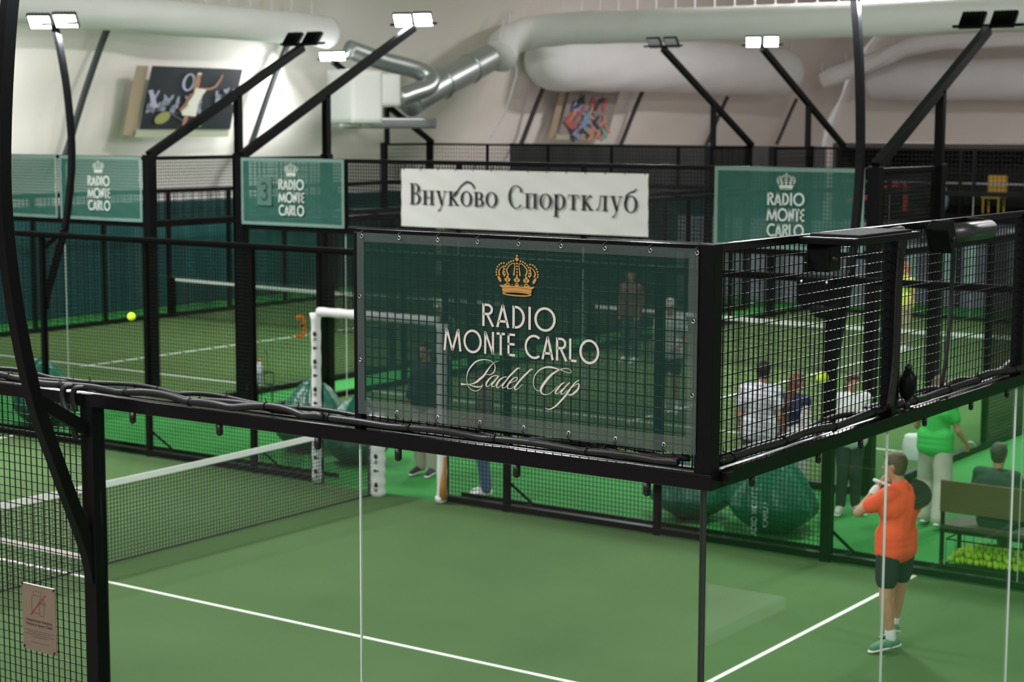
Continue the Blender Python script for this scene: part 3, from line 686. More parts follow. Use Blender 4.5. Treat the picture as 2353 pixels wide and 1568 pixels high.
for zz, a, b in ((-.078, -.13, .13), (-.091, -.105, .105), (-.104, -.13, .13), (-.117, -.07, .07), (-.150, -.08, .08)):
    u = a
    while u < b:
        l = random.uniform(.008, .02); ribbon(k, fs_, [(u, zz), (min(b, u + l), zz)], .0032); u += l + .004
k.build('lettering', SI, sg)
for x, z in ((-.14, .195), (.14, .19), (-.135, -.19), (.13, -.195)):
    MB().tube([(x, -.008, z), (x + .004, -.012, z + .012), (x, .02, z + .01)], .004, 6).build('cable_tie', RUBBER, sg)

# ------------------------------------------------------------------ cables, lamps and boxes on the near frame
def wob(seed, amp):
    r = random.Random(seed); A = [(r.uniform(1.0, 9.0), r.uniform(0, 6), r.uniform(.4, 1)) for _ in range(4)]
    return lambda s_: amp * sum(c * math.sin(a * s_ + b) for a, b, c in A) / 2
def cable(label, axis, s0, s1, off, z, r, seed, ribs=False):
    w1, w2 = wob(seed, .026), wob(seed + 9, .022); n = int(abs(s1 - s0) / .04)
    pts = []
    for i in range(n + 1):
        s_ = s0 + (s1 - s0) * i / n
        a = off + w1(s_); zz = z + abs(w2(s_))
        pts.append((s_, a, zz) if axis == 'x' else (a, s_, zz))
    o = thing('cable', label, 'cable')
    if ribs:
        n2 = n * 7; P2 = []
        for i in range(n2 + 1):
            t = i / n2 * n; j = min(int(t), n - 1); P2.append(Vector(pts[j]).lerp(Vector(pts[j + 1]), t - j))
        MB().tube(P2, [r * (1 if i % 2 else .84) for i in range(n2 + 1)], 8).build('corrugated_sleeve', RUBBER, o)
    else: MB().tube(pts, r, 8).build('sheath', RUBBER, o)
    for k_ in range(3, n, 13):
        p = Vector(pts[k_]); d = Vector((.004, 0, 0)) if axis == 'x' else Vector((0, .004, 0))
        MB().tube([p - d, p + d], r * 1.25, 8).bar(p + Vector((0, 0, r)), p + Vector((.004, -.01, r + .022)), .003).build('cable_tie', BLACK, o)
    return o
cable('thick corrugated black cable lying on the near rail under the banner', 'x', -2.3, -.12, -.035, 3.035, .019, 3, True)
cable('smooth black cable on the near rail left of the banner', 'x', -9, -2.2, -.03, 3.03, .02, 5)
cable('second smooth black cable on the near rail, behind the first', 'x', -9, -.1, .02, 3.03, .017, 8)
cable('thin black cable looping along the back of the near rail', 'x', -5.2, -.3, .05, 3.045, .013, 12)
cable('thick black cable along the right hand rail from the corner', 'y', .1, 10, .01, 3.035, .021, 21)
cable('second black cable along the right hand rail, inner side', 'y', .1, 10, -.035, 3.04, .017, 27)
o = thing('cable', 'short black cable looping down over the left post', 'cable')
MB().tube(crom([(-4.08, -.03, 3.04), (-4.14, -.08, 3.03), (-4.14, -.09, 2.95), (-4.08, -.09, 2.84), (-4.05, -.08, 2.74)], 6), .018, 8).build('sheath', RUBBER, o)
MB().tube(crom([(-4.00, -.03, 3.04), (-4.05, -.08, 3.03), (-4.06, -.09, 2.97), (-4.04, -.085, 2.9)], 6), .016, 8).build('sheath', RUBBER, o)
o = thing('cable', 'black cable hanging from the tubular lamp down the right mesh', 'cable')
MB().tube(crom([(.06, 2.62, 3.93), (.07, 2.68, 3.85), (.05, 2.72, 3.6), (.06, 2.66, 3.3), (.05, 2.62, 3.08)], 6), .012, 8).build('sheath', RUBBER, o)
o = thing('cable', 'black cable running down the first post of the right mesh', 'cable')
MB().tube(crom([(.09, 1.66, 3.985), (.10, 1.80, 4.0), (.08, 1.93, 3.97), (.06, 1.95, 3.7), (.06, 1.94, 3.3), (.05, 1.9, 3.05)], 6), .02, 8).build('sheath', RUBBER, o)
# flat floodlight on the back wall top rail
o = thing('floodlight', 'flat black floodlight lying on the top rail right of the corner', 'lamp', (.16, 1.22, 4.0))
MB().box((0, 0, -.005), (.30, .78, .035)).build('housing', BLACK, o, .006)
MB().box((0, .02, .018), (.26, .62, .012)).build('cover', mat('grey_black_cover', (.012, .012, .013), .7, spec=.15), o, .003)
MB().box((-.06, -.28, -.09), (.12, .14, .13)).build('driver_box', BLACK, o, .01)
MB().sphere((.02, -.33, -.09), .018).build('knob', RUBBER, o)
o = thing('tube_lamp', 'tubular grey black lamp clamped under the top rail at right', 'lamp', (.12, 2.75, 3.95))
MB().tube([(0, -.33, 0), (0, .33, 0)], .055, 16).build('tube', mat('dark_grey_metal', (.05, .05, .055), .35, metal=.6), o)
MB().box((0, -.38, -.01), (.13, .10, .15), Matrix.Rotation(.5, 3, 'X')).build('end_bracket', BLACK, o, .006)
MB().tube([(.05, -.38, -.02), (.075, -.38, -.02)], .016, 10).build('knob', RUBBER, o)
MB().bar((-.1, .25, .05), (0, .25, .05), .03).build('clamp', BLACK, o)
o = thing('loudspeaker', 'black boxy loudspeaker with rounded underside on the far fence post', 'loudspeaker', (-4.2, 10.0, 2.8))
MB().box((0, 0, .05), (.40, .30, .30)).build('cabinet', BLACK, o, .02)
MB().sphere((.06, -.02, -.12), (.16, .13, .13), 14, 9).build('horn', RUBBER, o)
for dx in (-.13, .15): MB().sphere((dx, -.155, .14), .016, 8, 6).build('screw_cap', STEEL, o)
o = thing('junction_box', 'rounded black connector box at the foot of the first right mesh post', 'box', (.07, 2.08, 3.16))
MB().sphere((0, 0, 0), (.05, .055, .085), 14, 9).build('casing', BLACK, o); MB().sphere((0, .01, .09), .022).build('plug', RUBBER, o)
MB().tube([(0, 0, -.08), (.01, -.02, -.13)], .018, 8).build('stem', RUBBER, o)

# ------------------------------------------------------------------ ducts and membrane fittings
def duct(label, pts, r, seed, loops=True, fold=.05, mt=None, name='air_duct', ends=None, grp='fabric air ducts'):
    t = thing(name, label, 'air duct', (0, 0, 0), group=grp)
    P = crom([tuple(p) for p in pts], 14); rr = random.Random(seed); ph = rr.uniform(0, 6); N = len(P)
    rad = []
    for i in range(N):
        e = 1.0
        if ends: e = min(1, (min(i + .6, N - 1 - i + .6) / ends) ** .5)
        rad.append(r * e * (1 + .35 * fold * math.sin(i * .9 + ph)))
    MB().tube(P, rad, 28, True, lambda i, a: 1 + fold * .8 * math.sin(3 * a + i * .23 + ph) * .5 + fold * .3 * math.sin(7 * a + i * .6)).build('duct_skin', mt or DUCTM, t)
    if loops:
        L = sum((Vector(P[i + 1]) - Vector(P[i])).length for i in range(N - 1)); acc = 0; nxt = 0
        for i in range(N - 1):
            a, b = Vector(P[i]), Vector(P[i + 1]); l = (b - a).length
            while nxt < acc + l:
                c = a.lerp(b, (nxt - acc) / l); MB().tube([c + Vector((0, 0, r * .9)), c + Vector((0, 0, r * 1.12)), c + Vector((0, 0, r + .34))], [.035, .02, .028], 5).build('hanger', WHITE, t); nxt += .42 if loops is True else loops
            acc += l
    return t
duct('long white fabric duct along the top of the left wall', [(-26.8, 6, 6.97), (-26.8, 14, 6.97), (-26.8, 20, 7.0), (-26.8, 25, 6.95), (-26.8, 28.4, 6.88)], .40, 1, .75)
duct('white fabric duct crossing the hall overhead from the metal duct to the right', [(-26.1, 35.0, 6.45), (-26.5, 36.0, 6.95), (-26, 37, 7.27), (-23, 37.2, 7.33), (-16, 37.2, 7.32), (-8, 37, 7.36), (0, 36.8, 7.4), (8, 36.6, 7.4)], .47, 2, .62)
duct('big sagging white duct with a rounded end in the middle', [(-27.1, 38.2, 6.5), (-27.1, 42, 6.5), (-27.1, 47, 6.55), (-27.1, 52, 6.55), (-27.0, 55.4, 6.5)], .90, 3, .95, .04, ends=5)
duct('pale duct draped below the roof at the far right', [(-26, 60.5, 6.4), (-20, 60.6, 6.35), (-12, 60.6, 6.4), (-4, 60.5, 6.35), (6, 60.5, 6.4)], .82, 4, False, .05)
duct('narrow bright duct above the pale one at the far right', [(-27, 58, 6.3), (-25, 58.3, 7.0), (-22.5, 58.4, 7.75), (-16, 58.4, 7.7), (-8, 58.4, 7.75), (4, 58.4, 7.7)], .34, 5, 1.0, .16)
md = duct('large galvanised metal duct slanting down from the fabric duct', [(-26.0, 34.3, 6.4), (-26.0, 33.4, 6.08), (-26.0, 32, 5.6), (-26.0, 30.7, 5.12)], .40, 6, False, 0, METAL, grp='metal air ducts')
for s_ in (.25, .6):
    p = Vector((-26.0, 34.3, 6.4)).lerp(Vector((-26.0, 30.7, 5.12)), s_); d = Vector((0, -3.6, -1.28)).normalized() * .03
    MB().tube([p - d, p + d], .425, 28).build('flange', METAL, md)
duct('dark elbow of metal duct turning down beside the air handling box', [(-26.3, 28.6, 6.45), (-26.1, 29.6, 6.2), (-25.8, 30.7, 5.98), (-25.5, 31.0, 5.75), (-25.4, 30.7, 5.5), (-25.4, 29.9, 5.3), (-25.4, 29.5, 5.2)], .24, 7, False, 0, METAL, grp='metal air ducts')
ah = thing('air_handling_box', 'white padded air handling box under the lit floodlights', 'air handling unit', (-25.5, 27.9, 4.95))
def pillow(c, d, n=8, puff=.18):
    mb = MB(); vs = []; fs = []
    bm = bmesh.new(); bmesh.ops.create_cube(bm, size=1); bmesh.ops.subdivide_edges(bm, edges=bm.edges[:], cuts=n, use_grid_fill=True)
    for v in bm.verts:
        x, y, z = v.co; k_ = 1 + puff * (math.cos(math.pi * x) * math.cos(math.pi * y) + math.cos(math.pi * y) * math.cos(math.pi * z) + math.cos(math.pi * x) * math.cos(math.pi * z))
        v.co = Vector((x * d[0] * k_ + c[0], y * d[1] * k_ + c[1], z * d[2] * k_ + c[2]))
    bm.verts.ensure_lookup_table(); idx = {v: i for i, v in enumerate(bm.verts)}
    vs = [v.co.copy() for v in bm.verts]; fs = [[idx[v] for v in f.verts] for f in bm.faces]; bm.free()
    return mb.add(vs, fs, True)
BOXW = mat('bright_white_fabric', (.82, .84, .82), .6)
pillow((0, 0, .27), (.8, 1.15, 1.3), 8, .07).build('padded_shell', BOXW, ah); pillow((0, 1.0, .45), (.7, .75, .8), 6, .1).build('side_pocket', BOXW, ah)
pillow((-.3, 1.7, -.38), (.8, 3.0, .28), 4, .02).build('dark_tray', METAL, ah)
# leaning poles of the membrane
for i, (yy, z0, z1, lb) in enumerate(((21.4, 3.6, 6.7, 'dark strap pole leaning on the cream membrane left of the poster'), (27.5, 3.8, 6.6, 'thin dark strap pole leaning on the membrane right of the poster'), (39.7, 3.5, 5.8, 'dark leaning pole left of the faded far poster'), (45.7, 3.5, 5.8, 'dark leaning pole right of the faded far poster'), (51.8, 3.8, 5.6, 'thin leaning pole behind the dark headed mast'), (57.5, 3.8, 5.6, 'thin leaning pole behind the lit far mast'))):
    n = 8; dy = -.35
    o = thing('leaning_pole', lb, 'pole', (0, yy, 0))
    MB().path([(prof_x(z0 + (z1 - z0) * k_ / n) + .35, dy * (1 - k_ / n), z0 + (z1 - z0) * k_ / n) for k_ in range(n + 1)], .10, .12, (0, 1, 0)).build('pole_shaft', mat('dark_pole', (.04, .045, .05), .5), o)
o = thing('hanging_cord', 'thin white cord hanging in a curve from the duct elbow', 'cord')
MB().tube(crom([(-26.0, 35.35, 6.6), (-25.95, 35.6, 6.1), (-26, 35.5, 5.6), (-26, 35.1, 4.9), (-26, 34.45, 4.2)], 8), .028, 6).build('strand', WHITE, o)

# posters hung on the membrane
def poster(label, y0, y1, z0, z1, off, draw, back):
    t = thing('poster', label, 'poster', (0, 0, 0))
    def S_(u, v, o=0):
        z = z0 + (z1 - z0) * v; return (prof_x(z) + off + o + .1 * (1 - v), y0 + (y1 - y0) * u, z)
    def patch(u0, u1, v0, v1, m, o, name, par):
        n = 10; vs = [S_(u0 + (u1 - u0) * i / n, v0 + (v1 - v0) * j / n, o) for j in range(n + 1) for i in range(n + 1)]
        b = MB().add(vs, [(j * (n + 1) + i, j * (n + 1) + i + 1, (j + 1) * (n + 1) + i + 1, (j + 1) * (n + 1) + i) for j in range(n) for i in range(n)], True).build(name, m, par)
        return b
    sheet = patch(0, 1, 0, 1, back, 0, 'sheet', t)
    patch(-.03, 1.0, -.13, 0, mat('sage_poster_border', (.42, .45, .33), .7), -.02, 'border', t)
    patch(-.13, -.005, -.1, 1, mat('tan_poster_border', (.40, .32, .22), .7), -.1, 'border', t)
    draw(lambda u, v, o=.03: S_(u, v, o), t)
    return t
def pdraw1(f, t):
    rr = random.Random(4)
    def M(n, c): return mat(n, c, .7)
    k = MB()
    for i in range(46):
        u = rr.uniform(.03, .62) if i < 36 else rr.uniform(.75, .97); v = rr.uniform(.30, .52) + (.15 if i >= 36 else 0)
        disc(k, f, u, v, rr.uniform(.012, .022), rr.uniform(.03, .07), rr.uniform(-.5, .5), 8)
    k.build('printed_crowd', M('crowd_print', (.28, .30, .38)), t)
    k = MB(); ribbon(k, f, arc(.42, .76, .055, .13, 0, 360, 24), .03); ribbon(k, f, [(.03, .62), (.12, .34)], .05); ribbon(k, f, [(.06, .36), (.12, .62)], .02); k.build('printed_ring', M('lilac_print', (.42, .42, .58)), t)
    g = lambda u, v: f(u, v, .045)
    k = MB(); ribbon(k, g, [(.505, .82, .06), (.51, .72, .055), (.505, .6, .05), (.50, .5, .04)]); ribbon(k, g, [(.55, .66, .03), (.66, .66, .035), (.72, .70, .03), (.76, .82, .02), (.77, .9, .015)])
    ribbon(k, g, [(.47, .58, .03), (.43, .42, .03), (.38, .30, .03)]); ribbon(k, g, [(.47, .32, .06), (.46, .2, .05), (.45, .05, .035)]); ribbon(k, g, [(.52, .3, .05), (.53, .2, .04)])
    disc(k, g, .505, .86, .028, .06); k.build('printed_arms', M('print_skin', (.42, .20, .12)), t)
    h = lambda u, v: f(u, v, .06)
    k = MB(); ribbon(k, h, [(.56, .66, .13), (.54, .56, .10), (.51, .45, .11), (.49, .30, .15), (.48, .22, .16)]); ribbon(k, h, [(.455, .4, .02), (.40, .27, .03)]); ribbon(k, h, [(.485, .90, .03), (.53, .90, .03)]); k.build('printed_dress', M('print_white', (.75, .74, .66)), t)
    k = MB(); disc(k, h, .20, .18, .07, .105, -.5, 20); k.build('printed_racket', M('print_ochre', (.30, .30, .10)), t)
    k = MB(); ribbon(k, g, [(.02, .32), (.25, .28), (.48, .10)], .012); ribbon(k, g, [(.26, .22), (.40, .28)], .008); k.build('printed_line', M('print_grey', (.16, .15, .18)), t)
    k = MB(); disc(k, g, .66, .14, .03, .03); disc(k, g, .62, .06, .03, .03); k.build('printed_green', M('print_green', (.05, .3, .04)), t)
def pdraw2(f, t):
    rr = random.Random(9)
    for nm, c, n in (('rose', (.45, .14, .13), 9), ('salmon', (.60, .28, .20), 8), ('blue', (.25, .33, .50), 6), ('dark', (.06, .06, .06), 9), ('teal', (.22, .45, .42), 3)):
        k = MB()
        for i in range(n): 
            u, v = rr.uniform(.12, .85), rr.uniform(.1, .9); ribbon(k, lambda a, b, o=rr.uniform(.03, .09): f(a, b, o), [(u, v, .04), (u + rr.uniform(-.12, .12), v - .16, .09), (u + rr.uniform(-.14, .14), v - .3, .05)])
        k.build('printed_shape', mat('print_' + nm, c, .7), t)
poster('tennis player poster with dark background hung on the cream membrane', 22.9, 25.95, 4.4, 5.88, .55, pdraw1, mat('dark_poster', (.022, .026, .035), .5, noise=.5, nscale=1.2))
poster('faded colourful poster far away below the big sagging duct', 41.0, 44.0, 4.25, 5.7, .5, pdraw2, mat('grey_poster', (.30, .27, .25), .6, noise=.3, nscale=1))

# ------------------------------------------------------------------ mezzanine lounge at the far right
BR = mat('dark_brown_panel', (.045, .032, .030), .8, noise=.4, nscale=.8)
lo = thing('lounge_gallery', 'two storey lounge gallery with glazed front at the far right', 'building', (0, 0, 0))
MB().b2((-16.2, 36.2, 2.15), (14, 41, 2.35)).build('upper_floor', BLACK, lo)
MB().b2((-16.2, 41, 0), (14, 41.2, 4.1)).build('rear_panel', BR, lo); MB().b2((-16.3, 36.2, 0), (-16.2, 41.2, 4.1)).build('side_panel', BR, lo)
MB().b2((-16.2, 36.2, 3.95), (14, 41.2, 4.1)).build('roof_slab', BR, lo)
MB().b2((-16.2, 36.3, 3.1), (14, 36.34, 3.15)).build('handrail', mat('grey_rail', (.2, .2, .22), .4), lo)
MB().b2((-16.2, 36.31, 2.35), (14, 36.32, 3.1)).build('balustrade_glass', GLASS, lo)
PUR = mat('purple_grey_glazing', (.17, .155, .215), .3, noise=.35, nscale=1.6, stretch=(2.5, 1, .3))
MB().b2((-16.2, 36.4, 0), (14, 36.45, 2.15)).build('lower_front', PUR, lo)
PALE = mat('pale_teal_pane', (.36, .48, .50), .3, noise=.3, nscale=3)
for i, xx in enumerate((-14.3, -13.4, -12.7, -11.6, -10.9, -9.8, -8.9, -7.6, -6.1, -5.2, -3.7, -2.6)): MB().b2((xx, 36.36, .5), (xx + (.35, .6, .3)[i % 3], 36.40, 2.0)).build('window_pane', PALE, lo)
for xx in (-16.2, -12.9, -9.5, -6, -2.5): MB().b2((xx, 36.28, 0), (xx + .1, 36.4, 4)).build('column', BLACK, lo)
wallp = MB().b2((-20.2, 35.0, 0), (-14.6, 35.08, 2.15)); o = wallp.build('partition_screen', mat('mauve_screen', (.20, .18, .23), .6, noise=.2, nscale=1.5, stretch=(2, 1, .2))); tag(o, 'mauve grey partition screen behind the middle far court', 'partition')
RED = mat('red_tape', (.75, .06, .02), .5)
o = thing('barrier_tape', 'red barrier tape sagging between posts on the gallery', 'barrier', (-15.1, 36.7, 2.35))
MB().path(crom([(-1.0, 0, .22), (-.4, 0, .35), (.1, 0, .62), (.5, 0, .70)], 5), .01, .10, (0, 0, 1)).build('tape', RED, o); MB().box((.65, 0, .37), (.09, .09, .74)).build('stand', RED, o)
o = thing('lounge_chair', 'yellow chair on the gallery behind the glass railing', 'chair', (-12.3, 37.2, 2.35)); YL = mat('mustard_fabric', (.45, .25, .03), .7)
MB().box((0, 0, .42), (.5, .5, .08)).build('seat', YL, o); MB().box((0, .24, .7), (.5, .06, .5)).build('backrest', YL, o)
for dx in (-.2, .2):
    for dy in (-.2, .2): MB().box((dx, dy, .2), (.04, .04, .4)).build('leg', YL, o)
o = thing('display_shelf', 'shelf of red and cream goods on the gallery at the right edge', 'shelf', (-10.6, 38.2, 2.35))
MB().b2((-1.1, -.2, 0), (-1.05, .2, 1.5)).build('side_panel', BR, o); MB().b2((1.3, -.2, 0), (1.35, .2, 1.5)).build('side_panel', BR, o)
for zz in (.3, .7, 1.1): MB().b2((-1.1, -.2, zz), (1.35, .2, zz + .03)).build('shelf_board', mat('cream_board', (.5, .4, .28), .6), o)
rr = random.Random(3); BOXC = [(mat('red_box', (.35, .03, .03), .5), 'red'), (mat('cream_box', (.5, .38, .22), .5), 'cream'), (mat('dark_box', (.03, .03, .05), .5), 'dark')]
for zz in (.33, .73, 1.13):
    x = -1.0
    while x < 1.1:
        w = rr.uniform(.14, .3); h = rr.uniform(.15, .3); bc_ = rr.choice(BOXC); g = MB().b2((x - 10.6, 38.05, 2.35 + zz), (x - 10.6 + w, 38.25, 2.35 + zz + h)).build('goods_box', bc_[0])
        tag(g, 'small %s box standing on the %s board of the gallery display shelf' % (bc_[1], {.33: 'lowest', .73: 'middle', 1.13: 'top'}[zz]), 'box', '%s boxes on the %s shelf board' % (bc_[1], {.33: 'lowest', .73: 'middle', 1.13: 'top'}[zz])); x += w + .06
for xx, zz, ww in ((-13.6, 2.35, .34),):
    o = thing('floor_vase', 'pale rounded urn on the gallery beside the dark post', 'vase', (xx, 37.0, 2.35)); MB().tube([(0, 0, 0), (0, 0, .1), (0, 0, .35), (0, 0, .6), (0, 0, .75)], [.08, .15, .19, .12, .07], 16).build('body', mat('pale_blue_ceramic', (.35, .42, .48), .3), o)

# ------------------------------------------------------------------ bean bags
def bean_bag(label, x, y, w, h, lean=(0, 0), seed=0, writing=False):
    t = thing('bean_bag', label, 'bean bag', (x, y, 0), group='emerald bean bags')
    N, M_ = 64, 40; vs = []; rr = random.Random(seed); A = [(rr.randint(2, 9), rr.uniform(0, 6), rr.uniform(1, 8)) for _ in range(9)]
    for j in range(M_ + 1):
        v = j / M_; z = h * v
        r = w / 2 * (math.sin(min(1, (v + .10) / .42) * math.pi / 2) if v < .32 else (math.cos((v - .32) / .68 * math.pi / 2) ** .62 * .80 + .20 * (1 - (v - .32) / .68)))
        if v > .93: r *= (1 - v) / .07 * .8 + .2
        if j == 0: r *= .75
        for i in range(N):
            a = 2 * math.pi * i / N
            wr = sum(math.sin(n_ * a + p + q * v) for n_, p, q in A) * .012 * (.25 + v * 1.6)
            cr = .045 * v * max(0, math.sin(5 * a + 9 * v + seed)) ** 3
            rad = r * (1 + wr * 2.6 - cr) * (1 - .22 * v * v * max(0, math.sin(2 * a + seed * 1.7 + 2.5 * v)) - .10 * v * abs(math.sin(4.5 * a + seed + 5 * v)))
            vs.append((rad * math.cos(a) + lean[0] * v ** 2, rad * .92 * math.sin(a) + lean[1] * v ** 2, z * (1 + .05 * v * math.sin(a * 2 + seed))))
    fs = [(j * N + i, j * N + (i + 1) % N, (j + 1) * N + (i + 1) % N, (j + 1) * N + i) for j in range(M_) for i in range(N)] + [tuple(M_ * N + i for i in range(N)), tuple(range(N - 1, -1, -1))]
    MB().add(vs, fs, True).build('bag_cover', BEAN, t)
    if writing:
        k = MB(); d = Vector((3.78 - x, -6.9 - y, 0)).normalized(); s_ = Vector((-d.y, d.x, 0))
        for body, off in (('RADIO MONTE', .12), ('CARLO', .0)):
            vv, ff = text_mesh(body, .085, None, .002)
            # text runs upward along the bag's curved side
            def P(v):
                z = .28 + v.x; lat = -off - v.y + -.06
                rr_ = w / 2 * 1.01 * math.sqrt(max(.05, 1 - (lat / (w / 2)) ** 2)) * (.97 if z < .35 else .93)
                q = s_ * lat + d * rr_ * .97; return (q.x, q.y, z)
            k.add([P(v) for v in vv], ff)
        k.build('lettering', mat('pale_green_print', (.35, .55, .45), .6), t)
    return t
bean_bag('right-hand emerald bean bag with pale lettering, behind the fence by the corner rail', -5.15, 10.95, 1.02, .98, (-.05, .05), 3, True)
bean_bag('emerald bean bag left of the lettered one, half under the near rail', -6.25, 11.05, .95, .80, (.05, 0), 5)
bean_bag('emerald bean bag just behind the left white doorway padding', -12.75, 11.7, 1.05, 1.0, (.05, .05), 8)
bean_bag('emerald bean bag behind the green banner edge, right of the doorway one', -11.6, 11.35, 1.0, .92, (.0, .05), 11)
bean_bag('emerald bean bag at the left edge of the view beyond the side fence', -17.35, 10.9, 1.05, 1.02, (.0, .0), 14)

# ------------------------------------------------------------------ bench, ball basket, balls
bx0, bx1, by0, by1 = -2.98, -1.15, 10.42, 10.95
bc = thing('bench', 'dark framed bench with an oak backrest seen from behind at the right edge', 'bench', (bx0, by0, 0))
W_, D_ = bx1 - bx0, by1 - by0
MB().b2((0, -.02, .60), (W_, .01, .93)).build('backrest', WOOD, bc, .006)
MB().b2((0, .0, .42), (W_, D_, .46)).build('seat', mat('dark_oak_seat', (.05, .035, .018), .6), bc, .004)
for x in (.02, W_ - .02):
    for y, zt in ((.02, .92), (D_ - .02, .42)): MB().box((x, y, zt / 2), (.035, .035, zt)).build('leg', BLACK, bc)
MB().b2((0, 0, .38), (W_, .03, .42)).build('frame_rail', BLACK, bc)
cr = thing('ball_basket', 'low black wire basket under the bench full of tennis balls', 'basket', (bx0 + .05, by0 + .06, 0))
w_, d_ = 1.4, .52
k = MB()
for z in (.04, .30):
    for a, b in (((0, 0), (w_, 0)), ((w_, 0), (w_, d_)), ((w_, d_), (0, d_)), ((0, d_), (0, 0))): k.bar((a[0], a[1], z), (b[0], b[1], z), .012)
for i in range(15):
    for y in (0, d_): k.bar((w_ * i / 14, y, .04), (w_ * i / 14, y, .30), .005)
    k.bar((w_ * i / 14, 0, .04), (w_ * i / 14, d_, .04), .005)
k.build('wire_frame', BLACK, cr)
rr = random.Random(2)
ballm = MB().sphere((0, 0, 0), .033, 14, 10)
seam = None
b0 = ballm.build('tennis_ball', BALL); first = True
def put_ball(x, y, z, label, group=None):
    global first
    o = b0 if first else b0.copy()
    if not first: COL.objects.link(o)
    first = False
    o.location = (x, y, z); o.rotation_euler = (rr.uniform(0, 3), rr.uniform(0, 3), 0)
    for k_ in ('label', 'category', 'group'):
        if k_ in o: del o[k_]
    tag(o, label, 'ball', group); return o
for j in range(7):
    for i in range(19): put_ball(bx0 + .05 + .04 + i * .0695 + (j % 2) * .03, by0 + .06 + .04 + j * .069, .08 + rr.uniform(0, .01), 'yellow green tennis ball in the low wire basket', 'tennis balls in the low wire basket')
for j in range(6):
    for i in range(18):
        if j > 0 or rr.random() < .4: put_ball(bx0 + .05 + .075 + i * .0695 + (j % 2) * .03, by0 + .06 + .075 + j * .069, .135 + rr.uniform(0, .01), 'yellow green tennis ball in the low wire basket', 'tennis balls in the low wire basket')
for j in range(3):
    for i in range(11): put_ball(bx0 + .05 + .25 + i * .072, by0 + .06 + .20 + j * .07, .19 + rr.uniform(0, .015), 'yellow green tennis ball in the low wire basket', 'tennis balls in the low wire basket')
put_ball(-5.913, 2.086, 3.139, 'tennis ball in flight in front of the far left court, beside the tall black post')
put_ball(-.271, 1.751, 3.206, 'tennis ball in flight seen through the right mesh, beside the woman in the white shirt')
put_ball(-8.45, 10.45, .033, 'single tennis ball lying on the turf outside the fence foot')
put_ball(-15.4, 32.0, .033, 'tiny distant tennis ball on the bright turf beyond the far net')

o = thing('white_platform', 'low white block standing outside the right hand glass wall', 'platform', (4.05, 7.3, 0))
MB().b2((-.5, -.75, .0), (.5, .75, .12)).build('block', BOXW, o, .01)
# ball stand with a bottle near the far left court
o = thing('ball_stand', 'small wire ball stand on thin legs near the orange number', 'basket', (-15.05, 13.15, 0))
k = MB()
for z in (.55, .74):
    for a, b in (((-.17, -.14), (.17, -.14)), ((.17, -.14), (.17, .14)), ((.17, .14), (-.17, .14)), ((-.17, .14), (-.17, -.14))): k.bar((a[0], a[1], z), (b[0], b[1], z), .012)
for i in range(6):
    for y in (-.14, .14): k.bar((-.17 + i * .068, y, .55), (-.17 + i * .068, y, .74), .006)
k.build('basket_cage', BLACK, o)
k = MB(); k.tube([(-.17, 0, .74), (-.17, 0, 1.05), (-.12, 0, 1.08)], .008); k.tube([(.17, 0, .74), (.17, 0, 1.05), (.12, 0, 1.08)], .008); k.build('handle', BLACK, o)
for x in (-.15, .15):
    for y in (-.12, .12): MB().tube([(x, y, 0), (x, y, .56)], .008).build('leg', BLACK, o)
o = thing('water_bottle', 'small white bottle with red cap standing in the wire ball stand', 'bottle', (-15.05, 13.15, .56))
MB().tube([(0, 0, 0), (0, 0, .02), (0, 0, .26), (0, 0, .32), (0, 0, .34)], [.045, .055, .05, .03, .02], 12).build('bottle_body', mat('bottle_white', (.55, .6, .65), .3), o); MB().tube([(0, 0, .34), (0, 0, .38)], .022, 10).build('cap', RED, o)

# ------------------------------------------------------------------ people
def remesh(mb, name, m, parent, voxel=.013, smooth=6):
    o = mb.build(name, m, None)
    md_ = o.modifiers.new('r', 'REMESH'); md_.mode = 'VOXEL'; md_.voxel_size = voxel
    s2 = o.modifiers.new('s', 'SMOOTH'); s2.factor = .6; s2.iterations = smooth
    dg = bpy.context.evaluated_depsgraph_get(); me = bpy.data.meshes.new_from_object(o.evaluated_get(dg))
    old = o.data; o.modifiers.clear(); o.data = me; bpy.data.meshes.remove(old); me.name = name
    me.polygons.foreach_set('use_smooth', [True] * len(me.polygons)); me.update()
    if not me.materials: me.materials.append(m)
    if parent: o.parent = parent
    return o
V = Vector
STAND = dict(head=(0, .03, 1.625), neck=(0, 0, 1.46), shL=(-.175, 0, 1.41), shR=(.175, 0, 1.41), elL=(-.23, -.03, 1.12), elR=(.23, -.03, 1.12), wrL=(-.22, .07, .90), wrR=(.22, .07, .90),
             hipL=(-.09, 0, .93), hipR=(.09, 0, .93), knL=(-.10, .03, .50), knR=(.10, .03, .50), anL=(-.10, -.02, .09), anR=(.10, -.02, .09), toeL=(-.12, .16, .035), toeR=(.12, .16, .035), face=(0, 1, 0))
